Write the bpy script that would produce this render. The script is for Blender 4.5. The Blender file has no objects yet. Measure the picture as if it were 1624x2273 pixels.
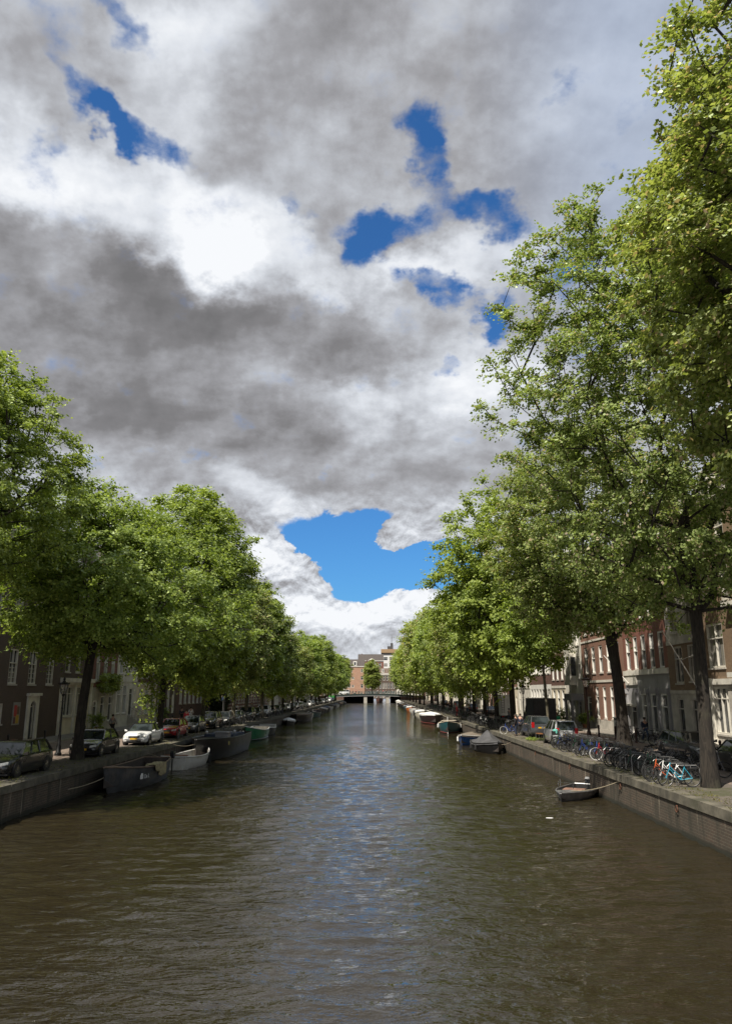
import bpy, math, random
import numpy as np
from mathutils import Vector, Matrix
PI = math.pi
R = math.radians
sc = bpy.context.scene
random.seed(7)

# ---------------------------------------------------------------- camera
WATER_Z, STREET_Z, CAM_Z = 0.0, 1.36, 5.0
cam_d = bpy.data.cameras.new('camera')
cam_d.sensor_fit = 'VERTICAL'
cam_d.sensor_height = 36.0
cam_d.lens = 1700.0 / 2273.0 * 36.0
cam_d.clip_start = 0.1
cam_d.clip_end = 5000
cam = bpy.data.objects.new('camera', cam_d)
sc.collection.objects.link(cam)
cam.location = (0, 0, CAM_Z)
cam.rotation_euler = (R(90 + 13.19), 0, R(0.755))
sc.camera = cam
sc.render.resolution_x, sc.render.resolution_y = 731, 1024

# ---------------------------------------------------------------- exposure
sc.view_settings.view_transform = 'Standard'
sc.view_settings.look = 'None'
sc.view_settings.exposure = 0.6
sc.view_settings.gamma = 1.0
sc.cycles.max_bounces = 6
sc.cycles.diffuse_bounces = 3
sc.cycles.glossy_bounces = 3
sc.cycles.transmission_bounces = 4
sc.cycles.use_denoising = True
sc.cycles.sample_clamp_direct = 5.0
sc.cycles.sample_clamp_indirect = 3.0

# ---------------------------------------------------------------- sun and sky
SUN_EL, SUN_AZ = 56.0, -145.0        # compass-like azimuth from +Y towards +X: behind the camera, to the left
sd = bpy.data.lights.new('sun', 'SUN')
sd.energy = 5.0
sd.angle = R(0.53)
sd.color = (1.0, 0.93, 0.82)
sun = bpy.data.objects.new('sun', sd)
sc.collection.objects.link(sun)
_v = Vector((math.cos(R(SUN_EL)) * math.sin(R(SUN_AZ)), math.cos(R(SUN_EL)) * math.cos(R(SUN_AZ)), math.sin(R(SUN_EL))))
sun.rotation_euler = _v.to_track_quat('Z', 'Y').to_euler()

world = bpy.data.worlds.new('World')
sc.world = world
world.use_nodes = True
wt = world.node_tree
wt.nodes.clear()


class G:
    """tiny helper for writing node graphs"""
    def __init__(self, tree):
        self.t = tree

    def n(self, kind, **kw):
        nd = self.t.nodes.new(kind)
        for k, v in kw.items():
            setattr(nd, k, v)
        return nd

    def put(self, sock, v):
        if v is None:
            return
        if isinstance(v, bpy.types.NodeSocket):
            self.t.links.new(v, sock)
        else:
            if isinstance(v, tuple) and len(v) == 3 and sock.type == 'RGBA':
                v = v + (1,)
            sock.default_value = v

    def m(self, op, a, b=None, c=None, clamp=False):
        nd = self.n('ShaderNodeMath', operation=op, use_clamp=clamp)
        for i, v in enumerate((a, b, c)):
            if v is not None:
                self.put(nd.inputs[i], v)
        return nd.outputs[0]

    def vm(self, op, a, b=None):
        nd = self.n('ShaderNodeVectorMath', operation=op)
        self.put(nd.inputs[0], a)
        if b is not None:
            if op == 'SCALE':
                self.put(nd.inputs['Scale'], b)
            else:
                self.put(nd.inputs[1], b)
        return nd.outputs['Value'] if op in ('LENGTH', 'DOT_PRODUCT') else nd.outputs[0]

    def comb(self, x, y, z):
        nd = self.n('ShaderNodeCombineXYZ')
        for i, v in enumerate((x, y, z)):
            self.put(nd.inputs[i], v)
        return nd.outputs[0]

    def sep(self, v):
        nd = self.n('ShaderNodeSeparateXYZ')
        self.put(nd.inputs[0], v)
        return nd.outputs

    def noise(self, vec, scale, detail=4.0, rough=0.55, dist=0.0, col=False, lac=2.0):
        nd = self.n('ShaderNodeTexNoise')
        self.put(nd.inputs['Vector'], vec)
        nd.inputs['Scale'].default_value = scale
        nd.inputs['Detail'].default_value = detail
        nd.inputs['Roughness'].default_value = rough
        nd.inputs['Distortion'].default_value = dist
        nd.inputs['Lacunarity'].default_value = lac
        return nd.outputs['Color'] if col else nd.outputs[0]

    def mapping(self, vec, loc=(0, 0, 0), rot=(0, 0, 0), scale=(1, 1, 1), kind='POINT'):
        nd = self.n('ShaderNodeMapping', vector_type=kind)
        self.put(nd.inputs[0], vec)
        for s, v in (('Location', loc), ('Rotation', rot), ('Scale', scale)):
            nd.inputs[s].default_value = v
        return nd.outputs[0]

    def mr(self, v, a, b, c=0.0, d=1.0, smooth=True):
        nd = self.n('ShaderNodeMapRange', interpolation_type='SMOOTHSTEP' if smooth else 'LINEAR')
        self.put(nd.inputs[0], v)
        for i, x in enumerate((a, b, c, d)):
            self.put(nd.inputs[i + 1], x)
        return nd.outputs[0]

    def mix(self, f, a, b, blend='MIX'):
        nd = self.n('ShaderNodeMix', data_type='RGBA', blend_type=blend)
        self.put(nd.inputs[0], f)
        self.put(nd.inputs[6], a)
        self.put(nd.inputs[7], b)
        return nd.outputs[2]

    def ramp(self, f, stops, interp='LINEAR'):
        nd = self.n('ShaderNodeValToRGB')
        cr = nd.color_ramp
        cr.interpolation = interp
        while len(cr.elements) < len(stops):
            cr.elements.new(0.5)
        for e, (p, c) in zip(cr.elements, stops):
            e.position = p
            e.color = tuple(c) + (1,) if len(c) == 3 else c
        self.put(nd.inputs[0], f)
        return nd.outputs[0]


# clouds: gaps and lit / shaded banks at their directions (azimuth, elevation, half-widths in degrees, turn, weight)
HOLES = [(-18.94, 37.63, 4.75, 1.13, -8, 0.85), (-22.8, 38.98, 3.24, 0.91, -42, 0.62), (-25.13, 37.19, 1.53, 1.03, 0, 0.6), (-20.78, 44.23, 3.03, 0.94, -25, 0.62), (-21.52, 42.88, 1.03, 0.64, 0, 0.4), (4.27, 40.3, 2.01, 1.55, -10, 0.95), (4.95, 37.32, 1.54, 2.5, 0, 0.95), (6.68, 41.8, 5.25, 1.44, 0, 0.26), (14.73, 41.5, 2.07, 0.84, 0, 0.42), (21.05, 39.55, 1.53, 1.12, 0, 0.3), (0.68, 33.06, 4.02, 1.4, -10, 1.0), (-0.53, 31.16, 2.1, 1.88, 0, 1.0), (8.57, 33.37, 3.51, 1.51, -8, 1.05), (4.89, 28.67, 2.67, 1.18, -8, 0.9), (9.3, 27.07, 1.84, 1.12, 0, 0.9), (5.87, 24.47, 1.44, 1.01, 0, 0.75), (-7.32, 35.58, 1.27, 0.9, 0, 0.4), (-4.63, 34.24, 1.27, 1.11, 0, 0.35), (15.63, 30.87, 2.71, 2.63, 0, 0.6), (16.85, 24.62, 2.6, 2.07, 0, 0.5), (-1.51, 10.65, 6.51, 2.22, -4, 1.7), (1.55, 8.12, 7.11, 2.01, 0, 1.5), (-5.78, 10.61, 2.38, 0.94, 0, 0.8), (-0.65, 12.67, 2.07, 1.21, 0, 0.8), (4.61, 9.1, 3.37, 1.84, 0, 1.4), (-2.51, 7.46, 3.04, 1.33, 0, 0.7), (1.64, 10.91, 1.92, 1.35, -8, -2.2), (3.99, 12.29, 2.4, 1.34, 0, -1.6), (-7.59, 8.84, 4.19, 2.2, -12, -2.6), (-9.81, 10.18, 2.67, 1.66, 0, -1.2), (-5.88, 7.33, 2.35, 0.73, 0, -1.4), (-6.5, 5.11, 4.31, 1.64, -12, -2.0), (-2.16, 4.31, 3.67, 1.98, 0, -2.0), (2.19, 5.3, 2.67, 2.31, 20, -1.8), (4.03, 5.61, 1.67, 1.98, 0, -1.2)]
BRIGHT = [(-28.84, 41.95, 9.52, 4.57, 0, -0.08), (-17.93, 42.01, 4.76, 3.7, -30, 0.16), (-15.16, 44.62, 6.11, 2.13, 0, 0.16), (-2.8, 40.71, 11.03, 5.81, 0, -0.06), (6.87, 45.76, 16.81, 3.55, -10, -0.06), (17.42, 42.36, 7.24, 2.68, 0, 0.12), (-27.69, 34.34, 4.63, 1.57, -20, 0.28), (-21.4, 34.25, 7.75, 1.92, -25, 0.24), (-13.54, 33.35, 6.88, 2.17, -35, 0.36), (-13.41, 31.29, 3.59, 2.37, 0, 0.34), (-6.45, 31.8, 7.08, 1.8, -38, 0.24), (6.97, 30.48, 6.23, 1.52, 10, 0.22), (9.22, 23.74, 5.62, 2.56, 0, 0.26), (1.77, 29.45, 3.71, 1.55, 0, 0.2), (-28.26, 29.21, 7.13, 3.04, -30, -0.2), (-18.11, 28.34, 6.44, 2.99, -35, -0.2), (-18.29, 30.42, 2.39, 1.76, 0, -0.12), (-8.12, 26.45, 10.83, 2.53, -15, -0.22), (-21.86, 21.99, 13.24, 4.6, -6, -0.16), (-6.84, 19.35, 14.76, 2.48, -3, -0.16), (-1.54, 20.11, 3.92, 1.99, -8, 0.26), (3.11, 21.73, 5.0, 1.97, 10, 0.2), (2.34, 17.42, 7.02, 1.67, 0, 0.06), (0.57, 15.76, 8.04, 1.34, 0, -0.14), (-10.04, 11.84, 4.03, 1.33, -10, -0.17), (-8.78, 14.62, 3.76, 1.07, -28, 0.22), (6.05, 12.58, 3.74, 1.17, 0, 0.12), (-8.28, 9.39, 3.35, 1.33, -25, 0.26), (-6.52, 5.94, 3.66, 1.16, -10, 0.36), (1.87, 6.29, 3.69, 1.16, 5, 0.32), (-1.49, 5.14, 2.01, 0.83, 0, 0.24), (-3.81, 3.32, 3.32, 1.14, 0, -0.1), (-1.83, 5.3, 7.37, 2.32, 0, 0.16), (2.26, 10.63, 2.39, 1.01, 0, 0.14), (0.85, 4.31, 1.67, 0.99, 0, -0.1), (-6.89, 7.42, 2.68, 0.73, 0, -0.12), (2.25, 9.79, 2.04, 0.6, 0, -0.1), (-8.48, 10.55, 4.04, 2.0, 0, 0.24)]


def build_sky():
    g = G(wt)
    tc = g.n('ShaderNodeTexCoord')
    d = tc.outputs['Generated']
    x, y, z = g.sep(d)
    az = g.m('DIVIDE', g.m('ARCTAN2', x, y), R(1))
    el = g.m('DIVIDE', g.m('ARCSINE', z), R(1))
    # cloud-plane coordinates: detail shrinks towards the horizon
    den = g.m('MAXIMUM', g.m('ADD', z, 0.5), 0.1)
    pl = g.comb(g.m('DIVIDE', x, den), g.m('DIVIDE', y, den), 0.0)
    w1 = g.noise(pl, 4.5, 3.0, 0.6, col=True)
    w2 = g.noise(pl, 19.0, 4.0, 0.65, col=True)
    warp = g.vm('ADD', g.vm('SCALE', g.vm('SUBTRACT', w1, (0.5, 0.5, 0.5)), 9.0),
                g.vm('SCALE', g.vm('SUBTRACT', w2, (0.5, 0.5, 0.5)), 4.5))
    # less warp low in the sky, where clouds are far away
    wk = g.mr(el, 8.0, 30.0, 0.16, 1.0)
    p = g.vm('ADD', g.comb(az, el, 0.0), g.vm('MULTIPLY', g.vm('SCALE', warp, wk), (1, 1, 0)))

    px, py, _ = g.sep(p)

    def field(lst, acc=None):
        for (a, e, ra, re, rot, w) in lst:
            # each step waits for the one before: keeps the shader's working memory small
            q = p if acc is None else g.comb(px, py, g.m('MULTIPLY', acc, 1e-4))
            mp = g.mapping(q, (a, e, 0), (0, 0, R(rot)), (ra, re, 1), 'TEXTURE')
            ln = g.vm('LENGTH', mp)
            acc = g.m('ADD', acc if acc is not None else 0.0, g.mr(ln, 0.25, 1.55, w, 0.0))
        return acc
    fh = field(HOLES)
    fb = field(BRIGHT, g.m('MULTIPLY', fh, 1e-4))
    n_big = g.noise(pl, 5.0, 7.0, 0.52)
    n_mid = g.noise(pl, 15.0, 6.0, 0.58)
    n_low = g.noise(g.mapping(g.comb(az, el, 0.0), scale=(1.0, 1.35, 1)), 0.36, 8.0, 0.66, 0.25)
    lowf = g.mr(el, 9.0, 17.0, 1.0, 0.0)
    # relief: sunward flanks of each billow brighter than the far ones
    n_sun = g.noise(g.vm('ADD', pl, (-0.016, -0.026, 0.0)), 5.0, 7.0, 0.52)
    n_sun2 = g.noise(g.vm('ADD', pl, (-0.005, -0.008, 0.0)), 15.0, 6.0, 0.58)
    n_top = g.noise(g.mapping(g.comb(az, g.m('ADD', el, 0.32), 0.0), scale=(1.0, 1.35, 1)), 0.36, 8.0, 0.66, 0.25)
    relief = g.m('ADD', g.m('MULTIPLY', g.m('SUBTRACT', n_big, n_sun), 0.75), g.m('MULTIPLY', g.m('SUBTRACT', n_mid, n_sun2), 0.30))
    relief_low = g.m('MULTIPLY', g.m('SUBTRACT', n_low, n_top), g.mr(el, 1.0, 5.0, 0.5, 1.6))
    # gap mask
    hi = g.m('SUBTRACT', 1.0, lowf)
    nn = g.m('MULTIPLY', g.m('ADD', g.m('MULTIPLY', g.m('SUBTRACT', n_mid, 0.5), 2.3), g.m('MULTIPLY', g.m('SUBTRACT', n_big, 0.5), 1.2)), hi)
    bil = g.m('SUBTRACT', 0.25, g.m('ABSOLUTE', g.m('SUBTRACT', n_low, 0.5)))
    nn = g.m('ADD', nn, g.m('MULTIPLY', g.m('ADD', g.m('MULTIPLY', g.m('SUBTRACT', bil, 0.17), -3.0), g.m('MULTIPLY', g.m('SUBTRACT', n_low, 0.5), -2.4)), lowf))
    hole = g.m('ADD', fh, nn)
    edge = g.mr(el, 10.0, 22.0, 0.62, 1.05)
    hm = g.mr(hole, g.mr(el, 10.0, 22.0, 0.30, 0.17), edge)
    # cloud brightness
    det = g.m('ADD', g.m('MULTIPLY', g.m('SUBTRACT', n_big, 0.5), 0.75), g.m('MULTIPLY', g.m('SUBTRACT', n_mid, 0.5), 0.3))
    det = g.m('ADD', g.m('MULTIPLY', det, hi), g.m('MULTIPLY', g.m('MULTIPLY', g.m('SUBTRACT', n_low, 0.5), g.mr(el, 2.0, 6.5, 0.45, 1.3)), lowf))
    det = g.m('ADD', det, g.mr(el, 1.0, 6.0, 0.22, 0.0))
    det = g.m('ADD', det, g.m('ADD', g.m('MULTIPLY', relief, hi), g.m('MULTIPLY', relief_low, lowf)))
    b = g.m('ADD', g.m('ADD', g.m('MULTIPLY', fb, 1.2), 0.53), det)
    # behind the camera the cloud is broken and bright round the sun
    cloud = g.ramp(b, [(0.0, (0.165, 0.163, 0.168)), (0.2, (0.215, 0.212, 0.220)), (0.42, (0.345, 0.347, 0.368)),
                       (0.6, (0.50, 0.52, 0.56)), (0.80, (0.70, 0.73, 0.78)), (1.0, (0.88, 0.90, 0.93))])
    # thin milky cover tinted blue on the right-hand high part
    thin = g.m('MULTIPLY', g.mr(az, 6.0, 22.0), g.mr(el, 20.0, 32.0))
    cloud = g.mix(g.m('MULTIPLY', thin, 0.62), cloud, (0.36, 0.44, 0.60))
    sky = g.n('ShaderNodeTexSky', sky_type='NISHITA')
    sky.sun_disc = False
    sky.sun_elevation = R(SUN_EL)
    sky.sun_rotation = R(SUN_AZ)
    sky.altitude = 0
    blue = g.mix(1.0, sky.outputs[0], SKY_TINT, 'MULTIPLY')
    col = g.mix(hm, g.vm('SCALE', cloud, 7.0), blue)
    bg = g.n('ShaderNodeBackground')
    g.put(bg.inputs[0], col)
    bg.inputs[1].default_value = 0.1
    out = g.n('ShaderNodeOutputWorld')
    wt.links.new(bg.outputs[0], out.inputs[0])


SKY_TINT = (0.24, 0.56, 0.90)
build_sky()
world.cycles.sampling_method = 'MANUAL'
world.cycles.sample_map_resolution = 1024

# ================================================================ helpers
COL = sc.collection


def link(o):
    COL.objects.link(o)
    return o


def tag(o, label=None, cat=None, group=None, kind=None):
    if label:
        o['label'] = label
    if cat:
        o['category'] = cat
    if group:
        o['group'] = group
    if kind:
        o['kind'] = kind
    return o


def empty(name, loc=(0, 0, 0), rz=0.0, scale=None):
    o = bpy.data.objects.new(name, None)
    o.empty_display_size = 0.2
    o.location = loc
    o.rotation_euler = (0, 0, rz)
    if scale:
        o.scale = (scale,) * 3 if not isinstance(scale, tuple) else scale
    return link(o)


def copy_tree(o, parent=None):
    c = o.copy()
    COL.objects.link(c)
    if parent is not None:
        c.parent = parent
    for ch in KIDS.get(o.name, []):
        copy_tree(ch, c)
    KIDS[c.name] = [x for x in [] ]
    return c


KIDS = {}


def adopt(o, parent):
    o.parent = parent
    KIDS.setdefault(parent.name, []).append(o)


class MB:
    """collects faces and links them as one mesh object"""
    def __init__(self):
        self.v, self.f, self.mi = [], [], []

    def add(self, vs, fs, mi=0):
        b = len(self.v)
        self.v.extend([tuple(p) for p in vs])
        for f in fs:
            self.f.append([b + i for i in f])
            self.mi.append(mi)

    def box(self, x0, y0, z0, x1, y1, z1, mi=0, taper=0.0):
        t = taper
        vs = [(x0, y0, z0), (x1, y0, z0), (x1, y1, z0), (x0, y1, z0),
              (x0 + t, y0 + t, z1), (x1 - t, y0 + t, z1), (x1 - t, y1 - t, z1), (x0 + t, y1 - t, z1)]
        self.add(vs, [(3, 2, 1, 0), (4, 5, 6, 7), (0, 1, 5, 4), (1, 2, 6, 5), (2, 3, 7, 6), (3, 0, 4, 7)], mi)

    def tube(self, pts, rad, n=6, mi=0, cap=True):
        pts = [Vector(p) for p in pts]
        if not isinstance(rad, (list, tuple)):
            rad = [rad] * len(pts)
        rings = []
        up = Vector((0.03, 0.02, 1)).normalized()
        a = None
        for i, p in enumerate(pts):
            d = (pts[min(i + 1, len(pts) - 1)] - pts[max(i - 1, 0)])
            if d.length < 1e-9:
                d = Vector((0, 0, 1))
            d.normalize()
            if a is None:
                a = d.cross(up)
                if a.length < 0.1:
                    a = d.cross(Vector((1, 0, 0)))
            else:
                a = a - d * a.dot(d)
            a.normalize()
            bb = d.cross(a)
            rings.append([p + (a * math.cos(2 * PI * k / n) + bb * math.sin(2 * PI * k / n)) * rad[i] for k in range(n)])
        self.loft(rings, mi, cap)

    def loft(self, rings, mi=0, cap=True, closed=True):
        n = len(rings[0])
        vs = [p for r in rings for p in r]
        fs = []
        for i in range(len(rings) - 1):
            for k in range(n if closed else n - 1):
                k2 = (k + 1) % n
                fs.append((i * n + k, i * n + k2, (i + 1) * n + k2, (i + 1) * n + k))
        if cap:
            fs.append(tuple(range(n))[::-1])
            fs.append(tuple((len(rings) - 1) * n + k for k in range(n)))
        self.add(vs, fs, mi)

    def ring(self, c, r, t, axis='y', n=20, m=5, mi=0, sx=1.0):
        """torus round an axis"""
        rings = []
        for i in range(n + 1):
            a = 2 * PI * i / n
            rg = []
            for k in range(m):
                b = 2 * PI * k / m
                rr = r + t * math.cos(b)
                u, w, h = rr * math.cos(a), t * sx * math.sin(b), rr * math.sin(a)
                if axis == 'y':
                    rg.append((c[0] + u, c[1] + w, c[2] + h))
                elif axis == 'x':
                    rg.append((c[0] + w, c[1] + u, c[2] + h))
                else:
                    rg.append((c[0] + u, c[1] + h, c[2] + w))
            rings.append(rg)
        self.loft(rings, mi, False)

    def disc(self, c, r, h, axis='y', n=18, mi=0, r2=None):
        """short cylinder with its axis along axis"""
        r2 = r if r2 is None else r2
        rg = []
        for s, rr in ((-h / 2, r), (h / 2, r2)):
            q = []
            for k in range(n):
                a = 2 * PI * k / n
                u, v = rr * math.cos(a), rr * math.sin(a)
                q.append({'y': (c[0] + u, c[1] + s, c[2] + v), 'x': (c[0] + s, c[1] + u, c[2] + v),
                          'z': (c[0] + u, c[1] + v, c[2] + s)}[axis])
            rg.append(q)
        self.loft(rg, mi)

    def lathe(self, prof, n=10, mi=0, c=(0, 0, 0)):
        self.loft([[(c[0] + r * math.cos(2 * PI * k / n), c[1] + r * math.sin(2 * PI * k / n), c[2] + z)
                    for k in range(n)] for r, z in prof], mi)

    def mesh(self, name, mats, smooth=False):
        me = bpy.data.meshes.new(name)
        me.from_pydata(self.v, [], self.f)
        for m in (mats if isinstance(mats, (list, tuple)) else [mats]):
            me.materials.append(m)
        if len(me.materials) > 1:
            me.polygons.foreach_set('material_index', self.mi)
        if smooth:
            me.polygons.foreach_set('use_smooth', [True] * len(me.polygons))
            try:
                me.set_sharp_from_angle(angle=R(38))
            except Exception:
                pass
        me.update()
        return me

    def build(self, name, mats, parent=None, smooth=False, loc=None):
        o = bpy.data.objects.new(name, self.mesh(name, mats, smooth))
        link(o)
        if loc:
            o.location = loc
        if parent is not None:
            adopt(o, parent)
        return o


def np_mesh(name, verts, quads, mats, smooth=False):
    me = bpy.data.meshes.new(name)
    nv, nq = len(verts), len(quads)
    me.vertices.add(nv)
    me.vertices.foreach_set('co', np.asarray(verts, np.float32).ravel())
    k = quads.shape[1]
    me.loops.add(nq * k)
    me.loops.foreach_set('vertex_index', np.asarray(quads, np.int32).ravel())
    me.polygons.add(nq)
    me.polygons.foreach_set('loop_start', np.arange(0, nq * k, k, dtype=np.int32))
    me.polygons.foreach_set('loop_total', np.full(nq, k, np.int32))
    if smooth:
        me.polygons.foreach_set('use_smooth', np.ones(nq, bool))
    for m in (mats if isinstance(mats, (list, tuple)) else [mats]):
        me.materials.append(m)
    me.update(calc_edges=True)
    me.validate()
    return me


# ---------------------------------------------------------------- materials
MATS = {}


def new_mat(name):
    m = bpy.data.materials.new(name)
    m.use_nodes = True
    nt = m.node_tree
    nt.nodes.clear()
    g = G(nt)
    out = g.n('ShaderNodeOutputMaterial')
    p = g.n('ShaderNodeBsdfPrincipled')
    nt.links.new(p.outputs[0], out.inputs[0])
    MATS[name] = m
    return m, g, p, out


def mul(c, k):
    return tuple(min(1.0, x * k) for x in c)


def plain(name, c, rough=0.6, metal=0.0, vary=0.18, scale=3.0, bump=0.0, coat=0.0, spec=0.5, space='Object', dirt=None):
    if name in MATS:
        return MATS[name]
    m, g, p, out = new_mat(name)
    tc = g.n('ShaderNodeTexCoord')
    n = g.noise(tc.outputs[space], scale, 5.0, 0.6)
    f = g.mr(n, 0.3, 0.7)
    col = g.mix(f, mul(c, 1 - vary), mul(c, 1 + vary))
    if dirt:
        n2 = g.noise(tc.outputs[space], scale * 0.35, 6.0, 0.7)
        col = g.mix(g.mr(n2, 0.5, 0.68, 0.0, 0.75), col, dirt)
    g.put(p.inputs['Base Color'], col)
    g.put(p.inputs['Roughness'], g.mr(n, 0.2, 0.8, max(0.02, rough * 0.85), min(1, rough * 1.12)))
    p.inputs['Metallic'].default_value = metal
    p.inputs['Specular IOR Level'].default_value = spec
    p.inputs['Coat Weight'].default_value = coat
    p.inputs['Coat Roughness'].default_value = 0.04
    if bump:
        b = g.n('ShaderNodeBump')
        b.inputs['Strength'].default_value = bump
        b.inputs['Distance'].default_value = 0.02
        g.put(b.inputs['Height'], g.noise(tc.outputs[space], scale * 6, 4.0, 0.6))
        g.put(p.inputs['Normal'], b.outputs[0])
    return m


def brick_mat(name, c1, c2, mortar, bw=0.22, bh=0.065, streak=0.35, space='xz', soot=None, stripe=None):
    """running-bond brick in the wall's own x,z plane; y,x for paving"""
    if name in MATS:
        return MATS[name]
    m, g, p, out = new_mat(name)
    tc = g.n('ShaderNodeTexCoord')
    x, y, z = g.sep(tc.outputs['Object'])
    uv = {'xz': g.comb(g.m('ADD', x, y), z, 0.0), 'yz': g.comb(g.m('ADD', y, x), z, 0.0), 'xy': g.comb(x, y, 0.0)}[space]
    b = g.n('ShaderNodeTexBrick')
    g.put(b.inputs['Vector'], uv)
    b.inputs['Scale'].default_value = 1.0
    b.inputs['Brick Width'].default_value = bw
    b.inputs['Row Height'].default_value = bh
    b.inputs['Mortar Size'].default_value = bh * 0.12
    b.inputs['Mortar Smooth'].default_value = 0.3
    b.inputs['Bias'].default_value = 0.0
    g.put(b.inputs['Color1'], c1 + (1,))
    g.put(b.inputs['Color2'], c2 + (1,))
    g.put(b.inputs['Mortar'], mortar + (1,))
    col = b.outputs['Color']
    if stripe:
        c3, period, width = stripe
        s = g.m('FRACT', g.m('DIVIDE', z, period))
        col = g.mix(g.mr(s, width, width + 0.02), c3, col)
    big = g.noise(tc.outputs['Object'], 0.5, 6.0, 0.65)
    col = g.mix(g.mr(big, 0.35, 0.75, 0.0, streak), col, soot or mul(mortar, 0.35))
    fine = g.noise(tc.outputs['Object'], 9.0, 3.0, 0.6)
    col = g.mix(g.mr(fine, 0.3, 0.7, 0.0, 0.25), col, mul(c1, 0.55))
    g.put(p.inputs['Base Color'], col)
    p.inputs['Roughness'].default_value = 0.85
    bp = g.n('ShaderNodeBump')
    bp.inputs['Strength'].default_value = 0.5
    bp.inputs['Distance'].default_value = 0.012
    g.put(bp.inputs['Height'], g.m('ADD', g.m('MULTIPLY', b.outputs['Fac'], -1.0), g.m('MULTIPLY', fine, 0.5)))
    g.put(p.inputs['Normal'], bp.outputs[0])
    return m


def leaf_mat(name, dark, light, trans, tip=None):
    m, g, p, out = new_mat(name)
    m.node_tree.nodes.remove(p)
    geo = g.n('ShaderNodeNewGeometry')
    tc = g.n('ShaderNodeTexCoord')
    rnd = geo.outputs['Random Per Island']
    n = g.noise(tc.outputs['Object'], 0.55, 3.0, 0.6)
    f = g.m('ADD', g.m('MULTIPLY', rnd, 0.75), g.m('MULTIPLY', g.m('SUBTRACT', n, 0.5), 1.3), clamp=True)
    col = g.mix(f, dark, light)
    if tip:
        col = g.mix(g.mr(g.m('FRACT', g.m('MULTIPLY', rnd, 37.7)), 0.90, 0.93), col, tip)
    oi = g.n('ShaderNodeObjectInfo')
    col = g.mix(1.0, col, g.mix(oi.outputs['Random'], (0.92, 0.97, 0.95), (1.08, 1.03, 1.0)), 'MULTIPLY')
    d = g.n('ShaderNodeBsdfDiffuse')
    g.put(d.inputs[0], col)
    t = g.n('ShaderNodeBsdfTranslucent')
    g.put(t.inputs[0], g.mix(1.0, col, trans, 'MULTIPLY'))
    gl = g.n('ShaderNodeBsdfGlossy')
    gl.inputs['Roughness'].default_value = 0.45
    g.put(gl.inputs[0], (0.7, 0.8, 0.5, 1))
    mx = g.n('ShaderNodeMixShader')
    mx.inputs[0].default_value = 0.46
    m.node_tree.links.new(d.outputs[0], mx.inputs[1])
    m.node_tree.links.new(t.outputs[0], mx.inputs[2])
    fr = g.n('ShaderNodeFresnel')
    fr.inputs[0].default_value = 1.28
    mx2 = g.n('ShaderNodeMixShader')
    g.put(mx2.inputs[0], g.m('MULTIPLY', fr.outputs[0], 0.18))
    m.node_tree.links.new(mx.outputs[0], mx2.inputs[1])
    m.node_tree.links.new(gl.outputs[0], mx2.inputs[2])
    m.node_tree.links.new(mx2.outputs[0], out.inputs[0])
    return m


GLASS_N = [0]


def glass_mat(name='window_glass', c=(0.018, 0.02, 0.022), rough=0.06):
    if name in MATS:
        return MATS[name]
    m, g, p, out = new_mat(name)
    tc = g.n('ShaderNodeTexCoord')
    oi = g.n('ShaderNodeObjectInfo')
    n = g.noise(g.vm('ADD', tc.outputs['Object'], g.vm('SCALE', (7.0, 3.0, 5.0), oi.outputs['Random'])), 0.9, 3.0, 0.5)
    g.put(p.inputs['Base Color'], g.mix(g.mr(n, 0.42, 0.62), c, mul(c, 3.2)))
    if name == 'window_glass':      # some rooms have pale curtains or blinds behind the glass
        ox, oy, oz = g.sep(tc.outputs['Object'])
        rnd = oi.outputs['Random']
        fold = g.noise(g.comb(g.m('MULTIPLY', ox, 9.0), 0.0, g.m('MULTIPLY', oz, 0.3)), 1.5, 2.0, 0.5)
        cur = g.mix(fold, (0.10, 0.095, 0.085), (0.34, 0.32, 0.28))
        side = g.m('GREATER_THAN', g.m('ABSOLUTE', ox), g.m('MULTIPLY', g.m('FRACT', g.m('MULTIPLY', rnd, 17.3)), 0.6))
        low = g.m('LESS_THAN', oz, g.m('MULTIPLY', g.m('FRACT', g.m('MULTIPLY', rnd, 5.7)), 1.6))
        k = g.m('MULTIPLY', g.m('GREATER_THAN', rnd, 0.45), g.m('MAXIMUM', side, g.m('MULTIPLY', low, g.m('GREATER_THAN', rnd, 0.75))))
        old = p.inputs['Base Color'].links[0].from_socket
        g.put(p.inputs['Base Color'], g.mix(k, old, cur))
    p.inputs['Roughness'].default_value = rough
    p.inputs['Specular IOR Level'].default_value = 0.7
    b = g.n('ShaderNodeBump')
    b.inputs['Strength'].default_value = 0.06
    b.inputs['Distance'].default_value = 0.02
    g.put(b.inputs['Height'], g.noise(tc.outputs['Object'], 1.7, 2.0, 0.5))
    g.put(p.inputs['Normal'], b.outputs[0])
    return m


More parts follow.
